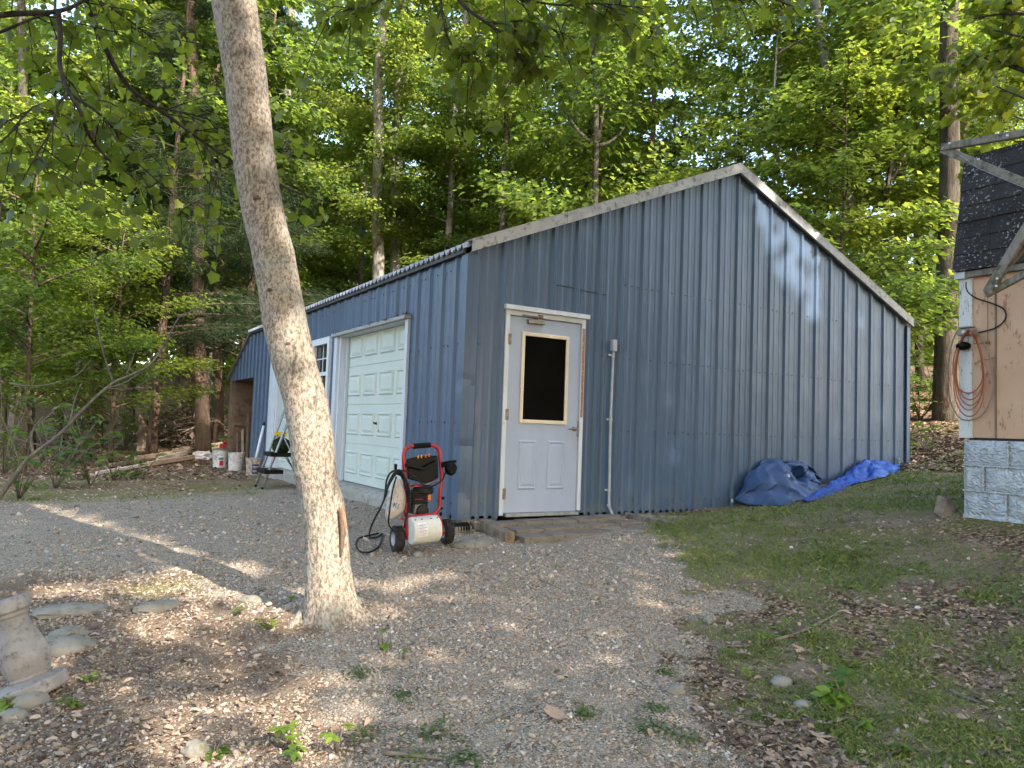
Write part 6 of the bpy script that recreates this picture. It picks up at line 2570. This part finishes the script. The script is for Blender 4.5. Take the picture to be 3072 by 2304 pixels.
# ------------------------------------------------------------------ shrubs, saplings and weeds
def leafy_shrub(p, h, R, n, size, label, seed, group=None, shape=LEAF_OVAL, mat='leaf_shrub', cat='shrub', name='leafy_shrub', stems=7):
    r = np.random.default_rng(seed)
    T = thing(name, label, cat, tuple(p), group)
    m = MB()
    P, D, N, Q = [], [], [], []
    p = np.array(p, float)
    for s in range(stems):
        a = r.uniform(0, 2 * PI)
        L = h * r.uniform(.6, 1.1)
        e = p + np.array([math.cos(a) * R * r.uniform(.3, 1), math.sin(a) * R * r.uniform(.3, 1), L])
        mid = (p + e) / 2 + np.array([0, 0, .08 * h])
        m.tube([tuple(p - (0, 0, .03)), tuple(mid), tuple(e)], [.004 + .004 * h, .003 + .003 * h, .0015 + .001 * h], 5)
        k = n // stems
        # whorls near the tips
        for q in range(max(1, k // 6)):
            f = r.uniform(.15, 1.02)
            b = (p * (1 - f) ** 2 + 2 * mid * f * (1 - f) + e * f * f) + r.normal(size=3) * R * .13
            az = np.linspace(0, 2 * PI, 6, endpoint=False) + r.uniform(0, 6)
            P.append(np.repeat(b[None], 6, 0) + r.normal(size=(6, 3)) * .02 * h)
            D.append(np.stack([np.cos(az), np.sin(az), r.normal(.05, .25, 6)], -1))
            N.append(np.array([0, 0, 1.]) + r.normal(size=(6, 3)) * .3)
            Q.append(np.clip(r.random() * .6 + r.random(6) * .4, 0, 1))
    m.build('stems', M['twig'], T, smooth=True)
    P = np.concatenate(P)
    leaves('leaves', P, np.concatenate(D), np.concatenate(N), size * r.uniform(.6, 1.2, len(P)), shape, M[mat], np.concatenate(Q), T)
    return T


def undergrowth():
    spec = [(60, 1425, 9.5, .9, .7, 120, .12, 'broad leaved shrub at the left edge under the dead sapling'),
            (170, 1400, 11.0, 1.2, .8, 170, .13, 'broad leaved shrub behind the leaning dead sapling stem'),
            (275, 1400, 11.5, 1.1, .7, 150, .13, 'broad leaved shrub above the black folded chair'),
            (345, 1400, 12.5, .45, .5, 80, .12, 'low bright shrub in front of the timber pile'),
            (430, 1385, 13.0, .4, .5, 70, .12, 'low bright shrub beside the middle of the timber pile'),
            (20, 1300, 13.0, 1.8, 1.1, 260, .13, 'tall shrub at the far left edge of the woods'),
            (230, 1345, 17.0, 2.0, 1.3, 420, .17, 'dark shrub between two brown trunks on the left'),
            (380, 1335, 19.0, 1.8, 1.5, 420, .17, 'dark shrub behind the tips of the dead sapling'),
            (520, 1330, 21.0, 1.6, 1.6, 420, .18, 'dark shrub behind the timber pile near the reddish trunks'),
            (668, 1352, 16.6, .7, .35, 70, .12, 'small green shrub at the foot of the lean-to post'),
            (2760, 1190, 17.0, 1.3, 1.2, 300, .16, 'shrub on the leafy bank behind the garage corner'),
            (2690, 905, 14.5, .8, .7, 130, .19, 'big leaved sapling top rising behind the right roof slope'),
            (2820, 1120, 20.0, 2.0, 1.5, 420, .17, 'dark shrub under the thick dark oak'),
            (2790, 1330, 12.5, .35, .7, 90, .12, 'low weeds on the brown bank left of the shed')]
    for i, (u, v, d, h, R, n, s, lab) in enumerate(spec):
        p = deep(u, v, d)
        if i != 11:
            p[2] = float(gz(p[0], p[1]))
        else:
            z = float(gz(p[0], p[1]))
            h = p[2] - z + .8
            p[2] = z
        leafy_shrub(p, h, R, n, s, lab, 200 + i, stems=9 if i != 11 else 3)
    # dead leaning sapling
    T = thing('dead_sapling', 'bare dead sapling leaning right across the edge of the woods', 'sapling', tuple(deep(-20, 1520, 8.6)))
    m = MB()
    L = [([(-60, 1560), (0, 1490), (50, 1420), (90, 1370), (180, 1302), (253, 1225), (335, 1152), (393, 1125), (452, 1093), (500, 1020), (538, 953), (592, 925), (640, 880)], .027, .004),
         ([(339, 1143), (312, 1066), (294, 985), (280, 908), (268, 855)], .012, .004),
         ([(285, 955), (262, 966), (230, 960), (180, 958)], .005, .002), ([(285, 960), (325, 938), (352, 900)], .006, .002),
         ([(30, 1150), (80, 1158), (140, 1155), (217, 1133), (252, 1105), (274, 1076)], .011, .003),
         ([(310, 1165), (370, 1150), (430, 1112), (480, 1080), (530, 1040)], .009, .002), ([(380, 1125), (395, 1085), (410, 1042)], .007, .002), ([(430, 1100), (470, 1060), (510, 1035)], .006, .002),
         ([(320, 1165), (400, 1165), (460, 1125), (520, 1085)], .006, .002), ([(535, 960), (525, 920)], .004, .002), ([(30, 1310), (120, 1335), (220, 1348), (320, 1368)], .007, .002),
         ([(0, 1240), (40, 1330), (60, 1400)], .010, .006), ([(400, 1120), (385, 1100), (370, 1104)], .004, .002), ([(180, 1302), (205, 1280), (225, 1200), (245, 1150)], .014, .004), ([(100, 1365), (95, 1300), (130, 1250)], .02, .006)]
    for pts, r0, r1 in L:
        q = smooth_path([Vector(tuple(deep(u, v, 8.6 + .0012 * u))) for u, v in pts], 5)
        m.tube(q, [r0 + (r1 - r0) * i / len(q) for i in range(len(q))], 8)
    m.build('stem', M['twig_pale'], T, smooth=True)
    # broken stump with raw orange wood
    b = deep(424, 1345, 19.0)
    b[2] = float(gz(b[0], b[1]))
    m = MB()
    m.tube([(b[0], b[1], b[2] - .1), (b[0] + .02, b[1], b[2] + .5), (b[0] - .02, b[1], b[2] + .7), (b[0] - .10, b[1], b[2] + .9)], [.13, .11, .09, .03], 9)
    tag(m.build('broken_stump', M['wood_brown'], None, smooth=40), 'broken tree stump showing raw brown wood in the dark woods', 'stump')
    # brush pile
    rr = random.Random(6)
    T = thing('brush_pile', 'heap of brown dead brush behind the timber pile near the lean-to', 'brush pile', tuple(ghit(540, 1345)))
    m = MB()
    for k in range(150):
        u, v = rr.uniform(430, 680), rr.uniform(1225, 1345)
        if v < 1215 + 90 * abs(u - 570) / 130:
            continue
        a = Vector(tuple(deep(u, v, 21 + rr.uniform(-1, 1))))
        d = Vector((rr.uniform(-1, 1), rr.uniform(-.6, .6), rr.uniform(-.3, .45))).normalized() * rr.uniform(.5, 1.6)
        m.tube([a - d, a + Vector((0, 0, .1)), a + d], [.006, .016, .006], 4)
    m.build('brush_sticks', M['twig'], T)
    q = np.random.default_rng(4)
    n = 1500
    u, v = q.normal(560, 70, n), 1352 - np.abs(q.normal(0, 55, n))
    P = np.array([deep(a, b_, 21.3 + c) for a, b_, c in zip(u, v, q.normal(0, .6, n))])
    leaves('dead_leaves', P, q.normal(size=(n, 3)), q.normal(size=(n, 3)) + (0, 0, .6), q.uniform(.08, .2, n), LEAF_DIAMOND, M['dry_leaf'], q.random(n) * .5, T)


undergrowth()


def small_plants():
    W = [(640, 2262, .05, .085, 'yellow green two leaved seedling at the bottom beside the grey rock'), (862, 2235, .11, .055, 'bright green bushy weed right of the yellow seedling'), (880, 2275, .06, .05, 'low green weed at the bottom edge under the bushy weed'),
         (1147, 1960, .13, .036, 'bright upright weed on the gravel right of the leaning tree'), (2525, 2105, .13, .085, 'leafy weed with broad pale leaves in the lower right litter'), (2505, 2120, .05, .09, 'flat round leaf seedling at the foot of the leafy weed'),
         (30, 2120, .05, .075, 'green leafy weed at the left edge under the pedestal'), (215, 2130, .06, .05, 'five fingered pale weed right of the whitish rock'), (262, 2050, .06, .04, 'small pale weed between pedestal and brown litter'),
         (795, 1895, .07, .045, 'yellow green weed left of the tree root'), (720, 1842, .05, .035, 'small bright weed above the yellow green weed'), (1007, 2260, .10, .045, 'yellow tipped weed at the bottom left of the gravel'),
         (872, 1818, .045, .03, 'tiny dark green weed in the trunk shadow'), (2350, 1910, .10, .045, 'green weed left of the long fallen stick'), (2440, 1925, .10, .05, 'yellow green weed crossing the long fallen stick'),
         (2305, 1935, .06, .05, 'low green weed left of the stick end'), (2570, 1670, .08, .05, 'pale drooping weed in the middle of the grass'), (1670, 1705, .03, .022, 'single tiny green sprout in front of the landing'),
         (2250, 2035, .05, .035, 'clump of low green leaves on the gravel border'), (1205, 1985, .06, .02, 'small dark green weed right of the upright weed'), (2700, 2260, .05, .05, 'low seedling at the bottom right corner'), (2600, 2200, .05, .05, 'yellow green seedling right of the oak leaf')]
    for i, (u, v, h, s, lab) in enumerate(W):
        g = ghit(u, v)
        g[2] = float(gzr(g[0], g[1]))
        leafy_shrub(g, h, h * .8, 18 if h < .1 else 30, s, lab, 400 + i, 'weeds in the yard', LEAF_OVAL, 'leaf_weed', 'weed', 'weed', 3)
    C = [(1300, 2205, 'round green tuft left of the tan curled leaf'), (1240, 2285, 'green tuft at the bottom edge of the gravel'), (1390, 2290, 'wide green tuft at the bottom centre'), (1760, 2150, 'loose green tuft right of the tan curled leaf'), (1090, 2215, 'small green tuft on the lower left gravel'),
         (1960, 2200, 'big grey green tuft on the lower right gravel'), (1205, 2095, 'tiny green tuft in the middle of the gravel'), (2060, 2230, 'green tuft at the bottom right of the gravel'), (1075, 2030, 'small tuft left of the middle gravel'), (1970, 2130, 'bright tuft under the tan stone'), (2000, 2020, 'little tuft above the tan stone')]
    for i, (u, v, lab) in enumerate(C):
        g = ghit(u, v)
        r = np.random.default_rng(500 + i)
        n = 150 if i in (0, 2, 5) else 90
        R = .05 if i in (0, 2, 5) else .035
        P = np.stack([g[0] + r.normal(size=n) * R, g[1] + r.normal(size=n) * R, np.zeros(n)], -1)
        P[:, 2] = gzr(P[:, 0], P[:, 1])
        P[:, 2] += r.uniform(.002, .022, n)
        o = leaves('grass_tuft', P, r.normal(size=(n, 3)) * (1, 1, .35), np.array([0, 0, 1.]) + r.normal(size=(n, 3)) * .4, r.uniform(.010, .026, n), LEAF_OVAL, M['leaf_shrub'], np.clip(r.random(n) * .8, 0, 1))
        tag(o, lab, 'grass tuft', 'grass tufts on the gravel')
    # large fallen leaves
    for i, (u, v, s, az, sh, lab) in enumerate(((1652, 2178, .11, .4, LEAF_MAPLE, 'big curled tan leaf lying on the gravel at the bottom'), (2480, 2250, .15, 1.2, LEAF_OAK, 'large tan oak leaf at the lower right'), (2390, 1975, .10, .3, LEAF_OAK, 'tan pointed oak leaf in the litter below the long stick'),
                                                (2260, 1985, .10, 2.4, LEAF_OAK, 'brown oak leaf left of the tan pointed oak leaf'), (2480, 2025, .09, 1.0, LEAF_OAK, 'brown oak leaf above the leafy weed'), (2205, 1900, .10, 2.0, LEAF_OAK, 'curled brown oak leaf beside the cream stone'), (2400, 2290, .11, .2, LEAF_OAK, 'reddish oak leaf at the bottom edge'), (2340, 2175, .09, 1.9, LEAF_OAK, 'brown oak leaf in the lower litter'))):
        g = ghit(u, v)
        g[2] = float(gzr(g[0], g[1])) + .022
        o = leaves('oak_leaf' if sh is LEAF_OAK else 'curled_leaf', np.array([g]), np.array([[math.cos(az), math.sin(az), .12]]), np.array([[.15, -.25, 1.0]]), np.array([s]), sh, M['dry_leaf'], np.array([.84 if i < 3 else .55]))
        tag(o, lab, 'leaf', 'large dry leaves on the ground')
    S = [(((2322, 1932), (2400, 1905), (2470, 1870), (2515, 1848)), .011, 'long grey fallen stick lying across the leaf litter'), (((2360, 1628), (2400, 1618), (2440, 1615), (2468, 1626)), .007, 'pale bent stick on the grass'), (((2850, 2068), (2890, 2090), (2945, 2112)), .010, 'grey stick in the grass at the lower right'),
         (((2170, 2155), (2230, 2178), (2300, 2182)), .010, 'brown curved stick on the gravel border'), (((2480, 2180), (2540, 2168), (2590, 2188)), .009, 'dark stick above the large oak leaf'), (((1150, 2278), (1230, 2285), (1330, 2290)), .010, 'dark stick along the bottom edge of the gravel'),
         (((1450, 2165), (1530, 2155), (1600, 2145)), .004, 'thin straight twig left of the curled tan leaf'), (((1620, 1745), (1650, 1755), (1680, 1770)), .005, 'thin dark twig in the middle of the gravel'), (((420, 2172), (440, 2165), (460, 2158)), .009, 'short white stick on the brown litter'),
         (((55, 2250), (75, 2220), (95, 2195)), .008, 'short brown twig at the lower left'), (((2180, 1943), (2230, 1945), (2260, 1940)), .008, 'short grey stick left of the long stick'), (((2400, 1905), (2420, 1885), (2440, 1865)), .007, 'side twig lying against the long stick'), (((470, 1640), (510, 1640), (560, 1636)), .006, 'thin dark twig across the drive left of the tree'),
         (((2080, 1560), (2120, 1545), (2180, 1540)), .006, 'small dark stick at the foot of the gable wall'), (((1330, 1975), (1380, 1960), (1440, 1962)), .004, 'fine twig on the middle gravel'), (((190, 1930), (250, 1985), (280, 2010)), .007, 'bent twig right of the pedestal')]
    for pts, rad, lab in S:
        q = []
        for u, v in pts:
            g = ghit(u, v)
            q.append((g[0], g[1], float(gzr(g[0], g[1])) + rad * 1.1))
        m = MB()
        sp = smooth_path(q, 5)
        m.tube(sp, [rad * (1 - .5 * i / len(sp)) for i in range(len(sp))], 7)
        tag(m.build('stick', M['twig'], None, smooth=True), lab, 'stick', 'fallen sticks in the yard')


small_plants()
for o in list(KINDS.values()):
    if o.get('label') == 'tmp':
        for c in list(o.children):
            bpy.data.objects.remove(c)
        bpy.data.objects.remove(o)
